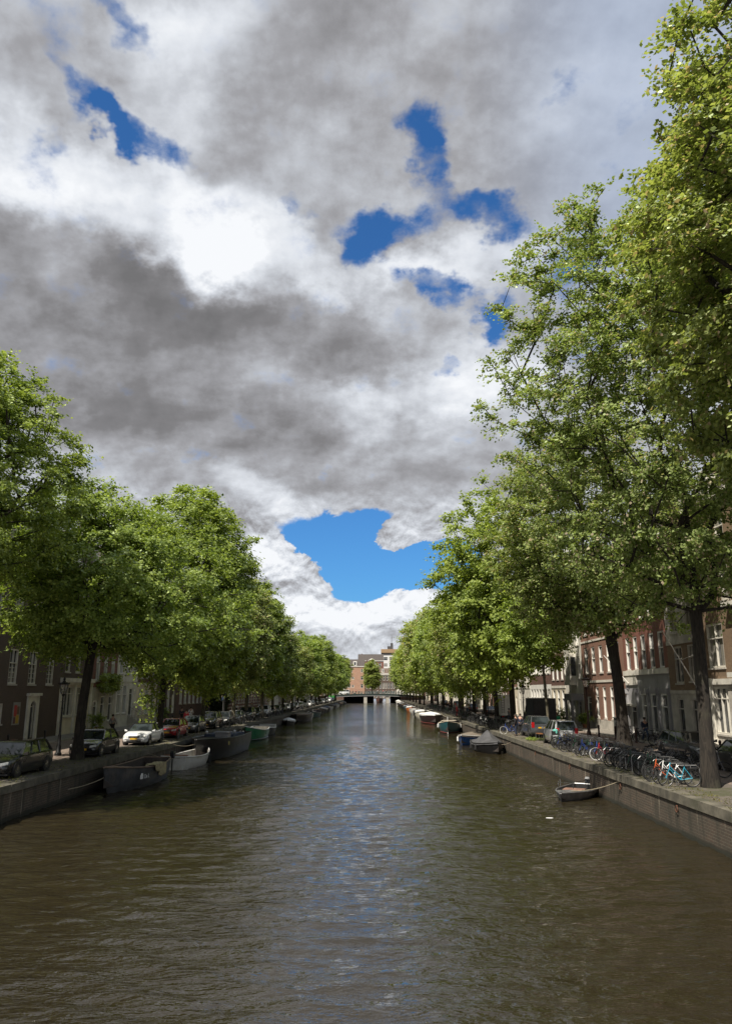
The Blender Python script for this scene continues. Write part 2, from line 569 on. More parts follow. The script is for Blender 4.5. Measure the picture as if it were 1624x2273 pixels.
WHITE = plain('white_paint', (0.72, 0.70, 0.65), 0.5, vary=0.08, scale=1.5)
OLDWHITE = plain('weathered_white_paint', (0.60, 0.57, 0.50), 0.6, vary=0.14, scale=1.0, dirt=(0.28, 0.25, 0.20))
CREAM = plain('cream_stucco', (0.62, 0.55, 0.42), 0.7, vary=0.1, scale=0.8, dirt=(0.35, 0.30, 0.22))
STONE = plain('grey_sandstone', (0.42, 0.39, 0.34), 0.8, vary=0.2, scale=1.2, bump=0.4, dirt=(0.16, 0.14, 0.12))
GREYP = plain('grey_painted_front', (0.27, 0.265, 0.27), 0.6, vary=0.1, scale=1.0, dirt=(0.14, 0.135, 0.13))
DARKP = plain('dark_green_paint', (0.012, 0.022, 0.016), 0.35)
BLACKM = plain('black_iron', (0.012, 0.012, 0.012), 0.45, vary=0.2)
BROWNIRON = plain('maroon_iron', (0.05, 0.018, 0.012), 0.45)
ROOF = plain('dark_roof_tiles', (0.06, 0.05, 0.045), 0.8, vary=0.3, scale=2.0, bump=0.5)
ROOFR = plain('brown_roof_tiles', (0.12, 0.085, 0.065), 0.8, vary=0.3, scale=2.0, bump=0.5)
GLASS = glass_mat()
CARGLASS = glass_mat('car_window_glass', (0.012, 0.015, 0.016), 0.03)
CURTAIN = plain('pale_curtain', (0.35, 0.32, 0.27), 0.9)


def bark_mat(name, c, c2):
    m, g, p, out = new_mat(name)
    tc = g.n('ShaderNodeTexCoord')
    o = tc.outputs['Object']
    n1 = g.noise(g.mapping(o, scale=(9, 9, 1.3)), 1.6, 5.0, 0.65, 0.8)
    n2 = g.noise(o, 0.9, 4.0, 0.6)
    col = g.mix(g.mr(n1, 0.38, 0.62), mul(c, 0.35), c)
    col = g.mix(g.mr(n2, 0.5, 0.72, 0.0, 0.6), col, c2)
    g.put(p.inputs['Base Color'], col)
    p.inputs['Roughness'].default_value = 0.95
    b = g.n('ShaderNodeBump')
    b.inputs['Strength'].default_value = 1.0
    b.inputs['Distance'].default_value = 0.05
    g.put(b.inputs['Height'], n1)
    g.put(p.inputs['Normal'], b.outputs[0])
    return m


BARK = bark_mat('elm_bark', (0.034, 0.027, 0.020), (0.060, 0.058, 0.036))
BARKL = bark_mat('pale_bark', (0.14, 0.122, 0.08), (0.075, 0.065, 0.04))
RUBBER = plain('rubber', (0.012, 0.012, 0.012), 0.8)
CHROME = plain('bright_metal', (0.55, 0.55, 0.55), 0.22, metal=1.0)
GALV = plain('galvanised_steel', (0.30, 0.30, 0.30), 0.45, metal=0.8)
B_BROWN = brick_mat('dark_brown_brick', (0.105, 0.064, 0.045), (0.08, 0.05, 0.037), (0.13, 0.115, 0.10))
B_RED = brick_mat('red_brick', (0.22, 0.07, 0.042), (0.17, 0.055, 0.036), (0.22, 0.17, 0.14))
B_BROWNRED = brick_mat('brown_red_brick', (0.14, 0.062, 0.042), (0.105, 0.05, 0.036), (0.14, 0.115, 0.1))
B_ORANGE = brick_mat('orange_red_brick', (0.25, 0.115, 0.075), (0.20, 0.095, 0.062), (0.30, 0.25, 0.2))
B_SALMON = brick_mat('salmon_brick', (0.42, 0.215, 0.135), (0.37, 0.19, 0.12), (0.4, 0.33, 0.26))
B_YEL = brick_mat('ochre_brick', (0.21, 0.135, 0.08), (0.16, 0.10, 0.06), (0.28, 0.22, 0.15))
B_STRIPE = brick_mat('striped_brick', (0.16, 0.04, 0.03), (0.12, 0.035, 0.028), (0.14, 0.1, 0.08),
                     stripe=((0.42, 0.36, 0.3), 0.62, 0.34))

# ================================================================ canal, quays, streets
XL, XR = -14.6, 10.9          # quay faces
FL, FR = -26.3, 21.75          # house fronts
Y0, Y1 = -30.0, 700.0


def water_mat():
    m, g, p, out = new_mat('canal_water')
    tc = g.n('ShaderNodeTexCoord')
    o = tc.outputs['Object']
    n0 = g.noise(o, 0.12, 3.0, 0.6)
    g.put(p.inputs['Base Color'], g.mix(n0, (0.016, 0.0125, 0.0065), (0.023, 0.018, 0.009)))
    p.inputs['Roughness'].default_value = 0.05
    p.inputs['IOR'].default_value = 1.75
    h1 = g.noise(g.mapping(o, rot=(0, 0, R(12)), scale=(0.55, 1.35, 1)), 2.3, 3.0, 0.55, 0.4)
    h2 = g.noise(g.mapping(o, rot=(0, 0, R(-24)), scale=(0.7, 1.5, 1)), 5.2, 3.0, 0.6, 0.3)
    h = g.m('ADD', g.m('MULTIPLY', h1, 0.12), g.m('MULTIPLY', h2, 0.05))
    # gusts: rougher and calmer patches
    gust = g.mr(g.noise(g.mapping(o, scale=(1, 0.4, 1)), 0.16, 3.0, 0.5), 0.35, 0.65, 0.45, 1.15)
    b = g.n('ShaderNodeBump')
    b.inputs['Distance'].default_value = 1.0
    g.put(b.inputs['Strength'], gust)
    g.put(b.inputs['Height'], h)
    g.put(p.inputs['Normal'], b.outputs[0])
    return m


# near water carries real waves, graded to a flat far sheet
def build_water():
    ys = [-12.0]
    while ys[-1] < 95:
        ys.append(ys[-1] + (0.085 if ys[-1] < 30 else 0.085 * (1 + (ys[-1] - 30) / 25)))
    ys = np.array(ys)
    xs = np.arange(XL - 0.3, XR + 0.31, 0.14)
    X, Y = np.meshgrid(xs, ys)
    rs = np.random.RandomState(4)
    H = np.zeros_like(X)
    for i in range(46):
        lam = 0.30 * (1.05 ** i)
        a = R(rs.normal(92, 24))
        k = 2 * PI / lam
        amp = 0.0046 * lam ** 0.85 * (1.0 if lam < 1.5 else 0.42)
        ph = rs.uniform(0, 2 * PI)
        wx = 0.25 * np.sin(X * 0.31 + Y * 0.13 + i) + 0.2 * np.sin(Y * 0.41 - X * 0.2 + 2 * i)
        env = 0.55 + 0.45 * np.sin(X * rs.uniform(0.1, 0.5) + Y * rs.uniform(0.08, 0.35) + rs.uniform(0, 6))
        H += amp * env * np.sin(k * (X * math.cos(a) + Y * math.sin(a) + wx) + ph)
    H *= np.clip((95 - Y) / 45, 0, 1)
    V = np.stack([X, Y, H * 1.6], -1).reshape(-1, 3)
    ny, nx = X.shape
    idx = np.arange(ny * nx).reshape(ny, nx)
    Q = np.stack([idx[:-1, :-1], idx[:-1, 1:], idx[1:, 1:], idx[1:, :-1]], -1).reshape(-1, 4)
    n = len(V)
    far = np.array([[XL - 0.3, 95 - 0.001, 0], [XR + 0.3, 95 - 0.001, 0], [XR + 0.3, Y1, 0], [XL - 0.3, Y1, 0],
                    [XL - 0.3, Y0, 0], [XR + 0.3, Y0, 0], [XR + 0.3, -12, 0], [XL - 0.3, -12, 0]], float)
    V = np.concatenate([V, far])
    Q = np.concatenate([Q, np.array([[n, n + 1, n + 2, n + 3], [n + 4, n + 5, n + 6, n + 7]])])
    me = np_mesh('canal_water', V, Q, water_mat(), True)
    o = link(bpy.data.objects.new('canal_water', me))
    tag(o, kind='structure')


build_water()

GRASSY = None


def paving_mat(name, c1, c2, mort, moss, amount):
    m = brick_mat(name, c1, c2, mort, 0.21, 0.105, 0.3, 'xy')
    nt = m.node_tree
    g = G(nt)
    p = [n for n in nt.nodes if n.type == 'BSDF_PRINCIPLED'][0]
    src = p.inputs['Base Color'].links[0].from_socket
    tc = g.n('ShaderNodeTexCoord')
    n = g.noise(tc.outputs['Object'], 0.45, 7.0, 0.7)
    n2 = g.noise(tc.outputs['Object'], 5.0, 4.0, 0.7)
    f = g.mr(g.m('ADD', n, g.m('MULTIPLY', g.m('SUBTRACT', n2, 0.5), 0.35)), 0.62 - amount, 0.72 - amount)
    g.put(p.inputs['Base Color'], g.mix(f, src, moss))
    return m


ROADM = paving_mat('street_clinker', (0.27, 0.20, 0.155), (0.21, 0.16, 0.13), (0.10, 0.09, 0.075), (0.12, 0.10, 0.075), 0.02)
PARKM = paving_mat('mossy_paving', (0.15, 0.125, 0.10), (0.12, 0.10, 0.08), (0.07, 0.065, 0.05), (0.060, 0.060, 0.030), 0.12)
WALKM = paving_mat('footway_tiles', (0.26, 0.235, 0.20), (0.22, 0.20, 0.17), (0.12, 0.11, 0.09), (0.15, 0.13, 0.1), 0.0)
COPE = plain('weathered_coping_stone', (0.095, 0.086, 0.064), 0.9, vary=0.45, scale=1.6, bump=0.6, dirt=(0.05, 0.05, 0.028))
QUAYB = brick_mat('quay_brick', (0.095, 0.062, 0.042), (0.055, 0.042, 0.03), (0.13, 0.115, 0.085), bw=0.30, bh=0.10, streak=0.8, space='yz',
                  soot=(0.045, 0.042, 0.03))

def streaks(m):
    nt = m.node_tree
    g = G(nt)
    p = [n for n in nt.nodes if n.type == 'BSDF_PRINCIPLED'][0]
    src = p.inputs['Base Color'].links[0].from_socket
    tc = g.n('ShaderNodeTexCoord')
    o = tc.outputs['Object']
    # dark runs, pale slanting streaks and algae tide line
    n1 = g.noise(g.mapping(o, scale=(1, 1.1, 0.10)), 1.6, 4.0, 0.6)
    n2 = g.noise(g.mapping(o, rot=(R(-7), 0, 0), scale=(1, 3.4, 0.22)), 1.0, 3.0, 0.6)
    col = g.mix(g.mr(n1, 0.50, 0.66, 0.0, 0.75), src, (0.030, 0.028, 0.018))
    col = g.mix(g.mr(n2, 0.60, 0.70, 0.0, 0.65), col, (0.30, 0.255, 0.19))
    z = g.sep(o)[2]
    col = g.mix(g.mr(g.m('ADD', z, g.m('MULTIPLY', n1, 0.3)), 0.22, 0.42, 0.9, 0.0), col, (0.012, 0.014, 0.007))
    g.put(p.inputs['Base Color'], col)


streaks(QUAYB)
mb = MB()
for x0, x1 in ((-900, XL), (XR, 900)):
    mb.add([(x0, -400, STREET_Z - .02), (x1, -400, STREET_Z - .02), (x1, 1600, STREET_Z - .02), (x0, 1600, STREET_Z - .02)], [(0, 1, 2, 3)])
mb.add([(XL, Y1, STREET_Z - .02), (XR, Y1, STREET_Z - .02), (XR, 1600, STREET_Z - .02), (XL, 1600, STREET_Z - .02)], [(0, 1, 2, 3)])
tag(mb.build('ground', plain('ground_soil', (0.12, 0.11, 0.09), 0.9)), kind='structure')


def sheet(name, x0, x1, z, m, y0=Y0, y1=Y1):
    b = MB()
    b.add([(x0, y0, z), (x1, y0, z), (x1, y1, z), (x0, y1, z)], [(0, 1, 2, 3)])
    return tag(b.build(name, m), kind='structure')


sheet('quay_ground', XL - 2.9, XL - 0.46, STREET_Z, PARKM)
sheet('quay_ground', XR + 0.46, XR + 3.3, STREET_Z, PARKM)
sheet('road', FL + 2.75, XL - 2.9, STREET_Z - 0.004, ROADM)
sheet('road', XR + 3.3, FR - 2.35, STREET_Z - 0.004, ROADM)
for nm, x0, x1 in (('pavement', FL - 0.5, FL + 2.6), ('pavement', FR - 2.2, FR + 0.5)):
    b = MB()
    b.box(x0, Y0, STREET_Z - 0.3, x1, Y1, STREET_Z + 0.12)
    tag(b.build(nm, WALKM), kind='structure')
for nm, x0, x1 in (('kerb', FL + 2.6, FL + 2.75), ('kerb', FR - 2.35, FR - 2.2)):
    b = MB()
    for i in range(365):
        b.box(x0, Y0 + i * 2, STREET_Z - 0.3, x1, Y0 + i * 2 + 1.985, STREET_Z + 0.125)
    tag(b.build(nm, plain('kerb_stone', (0.33, 0.31, 0.27), 0.85, bump=0.4)), kind='structure')


def quay_wall(side, x, label):
    s = -1 if side == 'L' else 1            # outward into the ground
    b = MB()
    b.box(min(x, x + s * 0.5), Y0, -0.6, max(x, x + s * 0.5), Y1, STREET_Z - 0.28)
    w = b.build('quay_wall', QUAYB)
    tag(w, label, 'quay wall')
    c = MB()
    rs = random.Random(3 if side == 'L' else 5)
    y = Y0
    while y < 420:
        ln = rs.uniform(1.5, 2.6)
        jit = rs.uniform(-0.012, 0.012)
        xa, xb = x - s * (0.06 + jit), x + s * 0.46
        z1 = STREET_Z + 0.03 + rs.uniform(-0.012, 0.012)
        c.box(min(xa, xb), y, STREET_Z - 0.28, max(xa, xb), y + ln - 0.02, z1, taper=0.012)
        y += ln
    c.box(min(x - s * .05, x + s * .46), y, STREET_Z - 0.28, max(x - s * .05, x + s * .46), Y1, STREET_Z + 0.03)
    c.build('coping', COPE, w)
    # vertical scupper stains / fender posts
    return w


quay_wall('L', XL, 'dark mossy brick quay wall with stone coping along the left bank')
QR = quay_wall('R', XR, 'weathered brick quay wall with stone coping along the right bank')
# white line on the near left kerb edge
b = MB()
b.box(XL - 0.30, 24.5, STREET_Z + 0.045, XL - 0.18, 29.5, STREET_Z + 0.05)

# ================================================================ trees
LEAF_A = leaf_mat('elm_leaf', (0.120, 0.160, 0.045), (0.42, 0.475, 0.190), (1.25, 1.3, 0.6), tip=(0.42, 0.33, 0.25))
LEAF_B = leaf_mat('bright_elm_leaf', (0.120, 0.170, 0.030), (0.45, 0.52, 0.145), (1.25, 1.3, 0.5))
LEAF_D = leaf_mat('deep_elm_leaf', (0.115, 0.165, 0.032), (0.44, 0.50, 0.145), (1.25, 1.3, 0.55))


def grow(seed, H, fork, crown, n_clump, trunk_r, lean=(0, 0), lumps=0.28, bottom=0.0, extra=(), stems=1):
    """crown = (cx, cy, cz, rx, ry, rz) relative to the foot. Returns clump points and a branch mesh builder"""
    rs = np.random.RandomState(seed)
    cx, cy, cz, rx, ry, rz = crown
    dirs = rs.normal(size=(9, 3)); dirs /= np.linalg.norm(dirs, axis=1)[:, None]
    amps = rs.uniform(-1, 1, 9)
    pts = []
    while len(pts) < n_clump:
        d = rs.normal(size=3); d /= np.linalg.norm(d)
        r = rs.uniform(0.12, 1.0) ** 0.42
        f = 1 + lumps * sum(a * max(0, float(d @ q)) ** 3 for a, q in zip(amps, dirs)) + rs.uniform(-0.06, 0.08)
        p = np.array([cx + d[0] * rx * r * f, cy + d[1] * ry * r * f, cz + d[2] * rz * r * f])
        if p[2] < bottom or p[2] < fork * 0.75:
            continue
        pts.append(p)
    for e in extra:
        pts.append(np.array(e, float))
    pts = np.array(pts)
    # trunk and leader
    nodes, par, plen = [], [], []
    nt = 9
    for i in range(nt + 1):
        t = i / nt
        z = t * (fork + (cz - fork) * 0.9)
        w = 0.10 * math.sin(t * 5 + seed) * (0.3 + t)
        nodes.append(np.array([lean[0] * t ** 1.5 + w + cx * 0.35 * t * t, lean[1] * t ** 1.5 + w * 0.6, z]))
        par.append(i - 1)
        plen.append(z)
    first = next(i for i, p in enumerate(nodes) if p[2] >= fork * 0.85)
    order = np.argsort(np.linalg.norm((pts - nodes[first]) * np.array([1, 1, 0.8]), axis=1))
    cap = 6000
    N = np.zeros((cap, 3)); L = np.zeros(cap)
    k = len(nodes)
    N[:k] = nodes; L[:k] = plen
    par = par + [0] * (cap - k)
    tips = []
    for oi in order:
        p = pts[oi]
        if k > cap - 12:
            break
        d = np.linalg.norm(N[first:k] - p, axis=1)
        cost = d + 0.32 * L[first:k] + 2.0 * np.maximum(0, N[first:k, 2] - p[2] - 0.3 * d)
        j = first + int(np.argmin(cost))
        a = N[j].copy()
        dist = np.linalg.norm(p - a)
        steps = max(1, int(dist / 1.0))
        prev = j
        sag = np.array([0, 0, 0.14 * dist])
        for s in range(1, steps + 1):
            t = s / steps
            q = a + (p - a) * t + sag * math.sin(PI * t) * 0.6 + rs.normal(size=3) * 0.07 * (t < 1)
            N[k] = q; par[k] = prev
            L[k] = L[prev] + dist / steps
            prev = k
            k += 1
        tips.append(prev)
    cnt = np.zeros(k)
    for t in tips:
        i = t
        while i >= 0:
            cnt[i] += 1
            i = par[i]
    rad = 0.011 + 0.9 * trunk_r * (cnt / max(1, cnt[first])) ** 0.52
    for i in range(0, first + 1):
        t = N[i][2] / max(0.1, N[first][2])
        rad[i] = trunk_r * (1.0 + 0.42 * max(0, 1 - t * 7) ** 2) * (1 - 0.16 * t)
    mb = MB()
    # tubes follow the thickest child
    kids = [[] for _ in range(k)]
    for i in range(k):
        if par[i] >= 0:
            kids[par[i]].append(i)
    started = [(-1, 0)]
    while started:
        pr, i = started.pop()
        chain = ([pr] if pr >= 0 else []) + [i]
        while kids[i]:
            ch = sorted(kids[i], key=lambda c: -cnt[c])
            for c in ch[1:]:
                started.append((i, c))
            i = ch[0]
            chain.append(i)
        rr = [rad[c] for c in chain]
        if pr >= 0:
            rr[0] = min(rr[0], rr[1] * 1.25)
        n = 10 if rr[0] > 0.15 else (6 if rr[0] > 0.05 else 3)
        mb.tube([N[c] for c in chain], rr, n, 0, False)
    return pts, mb, rs


def leaves(rs, pts, per, size, spread, centre, mat, name, droop=0.3, twigs=7):
    nc = len(pts)
    # sprays: a few twigs leave each branch tip, the leaves sit along them
    TP = np.repeat(pts, twigs, axis=0)
    out = TP - np.array(centre)
    out /= (np.linalg.norm(out, axis=1)[:, None] + 1e-6)
    td = rs.normal(size=(nc * twigs, 3)) * np.array([1, 1, 0.55]) + out * 0.75
    td /= np.linalg.norm(td, axis=1)[:, None]
    tl = spread * rs.uniform(0.7, 2.1, (nc * twigs, 1)) * np.repeat(rs.uniform(0.75, 1.25, nc), twigs)[:, None]
    lp = max(1, per // twigs)
    k = np.repeat(np.arange(nc * twigs), lp)
    n = len(k)
    t = rs.uniform(0.08, 1.0, (n, 1)) ** 0.8
    C = TP[k] + td[k] * tl[k] * t + rs.normal(size=(n, 3)) * size * np.array([0.75, 0.75, 0.45])
    C[:, 2] -= droop * (t[:, 0] ** 2) * tl[k][:, 0]
    o = out[k]
    nrm = rs.normal(size=(n, 3)) * 0.55 + np.array([0, 0, 0.9]) + o * 0.55
    nrm /= np.linalg.norm(nrm, axis=1)[:, None]
    d = rs.normal(size=(n, 3)) * 0.8 + td[k] * 0.8 + np.array([0, 0, -0.45])
    d -= nrm * (d * nrm).sum(1)[:, None]
    d /= np.linalg.norm(d, axis=1)[:, None] + 1e-9
    s = np.cross(nrm, d)
    L = size * rs.uniform(0.6, 1.3, n)[:, None]
    W = L * rs.uniform(0.30, 0.42, n)[:, None]
    a = C - d * L * 0.5
    b = C + s * W - nrm * W * 0.3 + d * L * 0.02
    c = C + d * L * 0.5 - nrm * L * 0.12
    e = C - s * W - nrm * W * 0.3 + d * L * 0.02
    V = np.stack([a, b, c, e], 1).reshape(-1, 3)
    i = np.arange(n) * 4
    Q = np.stack([i, i + 1, i + 2, i + 3], 1)
    return np_mesh(name, V, Q, mat)



def WY(y):
    return 1.05 * y + 1.5



def tree_thing(data, loc, rz=0.0, scale=1.0, label='', group='', cat='tree', zs=1.0):
    t = empty('elm_tree', (loc[0] * 1.035, WY(loc[1]), loc[2]), rz, (scale * 1.05, scale * 1.05, scale * 1.05 * zs))
    wood, crown = data
    for nm, me in (('trunk', wood), ('crown', crown)):
        o = bpy.data.objects.new(nm, me)
        link(o)
        o.parent = t
    tag(t, label, cat, group)
    return t


def tree_data(seed, H, fork, crown, n_clump, trunk_r, per, size, spread, mat=None, bark=None, **kw):
    pts, mb, rs = grow(seed, H, fork, crown, n_clump, trunk_r, **kw)
    wood = mb.mesh('trunk', bark or BARK, True)
    fol = leaves(rs, pts, per, size, spread, (crown[0], crown[1], crown[2] - crown[5] * 0.3), mat or LEAF_A, 'crown')
    return wood, fol


GRP_R = 'elms in the row along the right quay'
GRP_L = 'elms in the row along the left quay'
S = STREET_Z
# ---- right bank, nearest first (foot x, y)
tree_thing(tree_data(11, 24, 6.5, (-0.6, 0.4, 16.2, 5.8, 5.6, 8.8), 760, 0.34, 210, 0.15, 0.50,
                     bottom=8.8),
           (12.9, 17.0, S), label='tallest elm crown rising out of the top right corner, its trunk outside the picture', group=GRP_R)
tree_thing(tree_data(12, 27, 6.3, (0.3, 0.4, 15.6, 7.5, 6.5, 10.6), 1150, 0.265, 168, 0.142, 0.52, lean=(0.0, 0),
                     extra=[(-7.9, 0, 15.0), (-7.5, 0.4, 14.7), (-7.0, 0, 14.2), (-6.6, 0.3, 15.4), (-6.2, 0, 18.6), (-5.6, 0.3, 18.0), (-5.2, 0, 21.2), (-4.6, .3, 20.6), (-3.6, 0, 23.4), (-2.9, .2, 22.8)], bottom=6.3),
           (12.6, 28.8, S), label='large elm with straight dark trunk behind the teal bicycle on the right quay', group=GRP_R)
tree_thing(tree_data(13, 20, 5.0, (-1.3, 0.5, 12.4, 6.6, 6.6, 7.8), 860, 0.37, 140, 0.18, 0.58, lean=(-0.4, 0),
                     bottom=5.2),
           (15.3, 47.5, S), label='elm with a thick forked knobbly trunk beside the red bicycle', group=GRP_R)
tree_thing(tree_data(14, 11, 4.4, (-0.4, 0, 8.2, 3.0, 3.0, 3.2), 200, 0.11, 110, 0.20, 0.42, mat=LEAF_B, bark=BARKL),
           (13.4, 60.0, S), label='slender young elm with pale thin trunk behind the silver minivan', group=GRP_R)
mid = [tree_data(21, 18, 4.4, (-0.8, 0, 11.0, 5.0, 5.9, 7.2), 520, 0.27, 126, 0.27, 0.62, mat=LEAF_B, bottom=3.4),
       tree_data(22, 17, 4.8, (-0.7, 0.6, 10.6, 4.7, 5.7, 6.8), 480, 0.24, 126, 0.27, 0.62, mat=LEAF_B, bottom=4.0),
       tree_data(23, 18, 4.2, (-0.9, -0.4, 11.2, 4.9, 6.0, 7.1), 520, 0.26, 126, 0.27, 0.62, mat=LEAF_A, bottom=3.4)]
far = [tree_data(31, 17, 4.4, (-1.1, 0, 10.6, 5.5, 6.4, 6.8), 300, 0.25, 84, 0.42, 0.75, mat=LEAF_B, bottom=3.3),
       tree_data(32, 18, 4.6, (-1.2, 0, 11.2, 5.4, 6.6, 7.1), 300, 0.25, 84, 0.42, 0.75, mat=LEAF_B, bottom=3.3),
       tree_data(33, 17, 4.2, (-0.8, 0, 10.8, 5.4, 6.4, 6.8), 300, 0.22, 84, 0.42, 0.75, mat=LEAF_A, bottom=3.3)]
ORD = ['first', 'second', 'third', 'fourth', 'fifth', 'sixth', 'seventh', 'eighth', 'ninth', 'tenth', 'eleventh', 'twelfth',
       'thirteenth', 'fourteenth', 'fifteenth', 'sixteenth', 'seventeenth', 'eighteenth', 'nineteenth', 'twentieth',
       'twenty-first', 'twenty-second', 'twenty-third', 'twenty-fourth', 'twenty-fifth', 'twenty-sixth', 'twenty-seventh',
       'twenty-eighth', 'twenty-ninth', 'thirtieth', 'thirty-first', 'thirty-second', 'thirty-third', 'thirty-fourth',
       'thirty-fifth', 'thirty-sixth', 'thirty-seventh', 'thirty-eighth', 'thirty-ninth', 'fortieth']
rr = random.Random(5)
ysR = [71.5, 82, 92.5, 99, 108, 119, 131, 143, 156, 170, 184, 199, 215, 232, 250, 269, 289, 310, 327]
for i, y in enumerate(ysR):
    near = y < 125
    d = (mid if near else far)[i % 3]
    x = 12.5 + rr.uniform(-0.4, 0.6)
    sc_ = rr.uniform(0.88, 1.08) * (0.93 if y in (92.5, 99) else 1.0)
    if y == 71.5:
        sc_ = 1.08
    tree_thing(d, (x, y, S), rr.uniform(-0.7, 0.7), sc_,
               'leafy bright green elm on the right quay, %s beyond the slender young elm' % ORD[i], GRP_R, zs=rr.uniform(0.92, 1.08))
# ---- left bank (crowns lean over the water, so turned half round)
tree_thing(tree_data(41, 21, 6.5, (0.2, 0, 13.0, 5.2, 5.4, 5.7), 640, 0.30, 182, 0.145, 0.52, mat=LEAF_D, bottom=8.0,
                     extra=[(5.9, 0, 11.2), (5.6, 0.3, 11.9), (5.4, -.2, 10.9)]),
           (-18.8, 30.0, S), label='dark leafy elm crown entering at the left edge above the others, trunk out of view', group=GRP_L)
tree_thing(tree_data(42, 16, 5.4, (0.2, 0, 9.4, 6.0, 6.2, 5.8), 760, 0.27, 161, 0.17, 0.55, mat=LEAF_D, lean=(0.3, 0), bottom=5.6,
                     extra=[(5.2, -2.5, 5.2), (4.8, -2.8, 5.6), (5.6, -2.2, 5.9), (5.0, -2.4, 4.6), (4.4, -3, 6.2), (6.1, -2, 6.4)]),
           (-15.9, 40.5, S), label='elm with dark upright trunk between the black estate car and the black hatchback', group=GRP_L)
tree_thing(tree_data(43, 19, 4.0, (0.9, 0, 11.8, 5.4, 6.0, 7.2), 820, 0.25, 119, 0.23, 0.60, mat=LEAF_D, bark=BARK, bottom=2.6, lumps=0.35,
                     extra=[(-0.6, -1, 4.2), (-0.2, -1, 3.4), (-0.9, -0.6, 3.0), (0.2, -1, 4.6), (-1.2, -1, 5.0), (-0.5, -1, 2.4)]),
           (-16.2, 57.0, S), label='elm with leafy shoots hiding its trunk beside the red hatchback', group=GRP_L)
ysL = [70, 84, 96, 108, 119, 130, 142, 156, 170, 185, 202, 219, 236, 254, 273, 292, 312]
midL = [tree_data(51, 17, 4.6, (0.6, 0, 10.3, 4.7, 5.8, 6.6), 520, 0.25, 126, 0.27, 0.62, mat=LEAF_B, bark=BARKL, bottom=3.3),
        tree_data(52, 17, 4.4, (0.5, 0, 10.6, 4.5, 5.8, 6.8), 520, 0.27, 126, 0.27, 0.62, mat=LEAF_A, bark=BARKL, bottom=3.3)]
for i, y in enumerate(ysL):
    near = y < 125
    d = midL[i % 2] if near else far[i % 3]
    tree_thing(d, (-15.9 + rr.uniform(-0.5, 0.4), y, S), rr.uniform(-0.4, 0.4) + (0 if near else PI), rr.uniform(0.84, 1.04) if near else rr.uniform(0.78, 0.90),
               'leafy green elm on the left quay, %s beyond the elm beside the red hatchback' % ORD[i], GRP_L, zs=rr.uniform(0.88, 1.10))
# ---- beyond the far bridge
tree_thing(far[2], (-17.8, 352.0, S), 1.0, 1.12, 'dull green tree rising behind the left end of the far bridge', 'trees beyond the far bridge')
tree_thing(tree_data(61, 18, 4.2, (0, 0, 11.6, 4.0, 4.0, 6.6), 260, 0.25, 84, 0.42, 0.7, mat=LEAF_D, bottom=4.5),
           (-2.0, 364.0, S), 0.0, 1.0, 'narrow oval tree standing in front of the houses beyond the far bridge', 'trees beyond the far bridge')

# ================================================================ houses
WIN_CACHE = {}


def window_meshes(w, h, kind, fm, sill=True):
    """local: x along the wall, y outwards (wall face at 0), z up from the window foot, centred on x"""
    key = (round(w, 2), round(h, 2), kind, fm.name)
    if key in WIN_CACHE:
        return WIN_CACHE[key]
    a, b, f = MB(), MB(), 0.115
    yb, yf = -0.20, -0.035
    hw = w / 2
    a.box(-hw, yb, 0, -hw + f, yf, h)
    a.box(hw - f, yb, 0, hw, yf, h)
    a.box(-hw + f, yb, 0, hw - f, yf, f)
    a.box(-hw + f, yb, h - f, hw - f, yf, h)
    iw = hw - f
    if kind in ('sash', 'tall', 'cross', 'grid'):
        zt = h * {'sash': 0.55, 'tall': 0.68, 'cross': 0.66, 'grid': 0.6}[kind]
        a.box(-iw, yb + .01, zt - 0.035, iw, yf + 0.01, zt + 0.035)
        if kind in ('cross', 'grid'):
            a.box(-0.022, yb + .02, f, 0.022, yf - 0.01, zt - 0.035)
            a.box(-0.022, yb + .02, zt + 0.035, 0.022, yf - 0.01, h - f)
        if kind == 'grid':
            for q in (0.25, 0.5, 0.75):
                zz = f + (zt - f) * q
                a.box(-iw, yb + .025, zz - 0.014, -0.022, yf - 0.02, zz + 0.014)
                a.box(0.022, yb + .025, zz - 0.014, iw, yf - 0.02, zz + 0.014)
    if kind == 'shop':
        for q in (-0.33, 0.0, 0.33):
            a.box(q * w - 0.03, yb + .01, f, q * w + 0.03, yf - 0.005, h - f)
        a.box(-iw, yb + .015, h * 0.74, iw, yf - 0.01, h * 0.74 + 0.06)
    if sill:
        a.box(-hw - 0.06, -0.06, -0.11, hw + 0.06, 0.07, -0.002, 1)
    b.box(-iw - 0.005, yb + 0.012, f - 0.005, iw + 0.005, yb + 0.028, h - f + 0.005)
    r = (a.mesh('window', [fm, STONE]), b.mesh('pane', GLASS))
    WIN_CACHE[key] = r
    return r


def full_window(w, h, kind, fm):
    """frame and glass in one mesh, for windows too far off to show their parts"""
    key = ('one', round(w, 2), round(h, 2), kind, fm.name)
    if key not in WIN_CACHE:
        hw = w / 2
        a = MB()
        yb, yf, f = -0.17, -0.05, 0.10
        a.box(-hw, yb, 0, -hw + f, yf, h)
        a.box(hw - f, yb, 0, hw, yf, h)
        a.box(-hw + f, yb, 0, hw - f, yf, f)
        a.box(-hw + f, yb, h - f, hw - f, yf, h)
        a.box(-hw + f, yb, h * 0.6 - .04, hw - f, yf - 0.02, h * 0.6 + .04)
        a.box(-hw + f, yb, f, hw - f, yb + 0.03, h * 0.6 - .04, 1)
        a.box(-hw + f, yb, h * 0.6 + .04, hw - f, yb + 0.03, h - f, 1)
        WIN_CACHE[key] = a.mesh('window', [fm, GLASS])
    return WIN_CACHE[key]


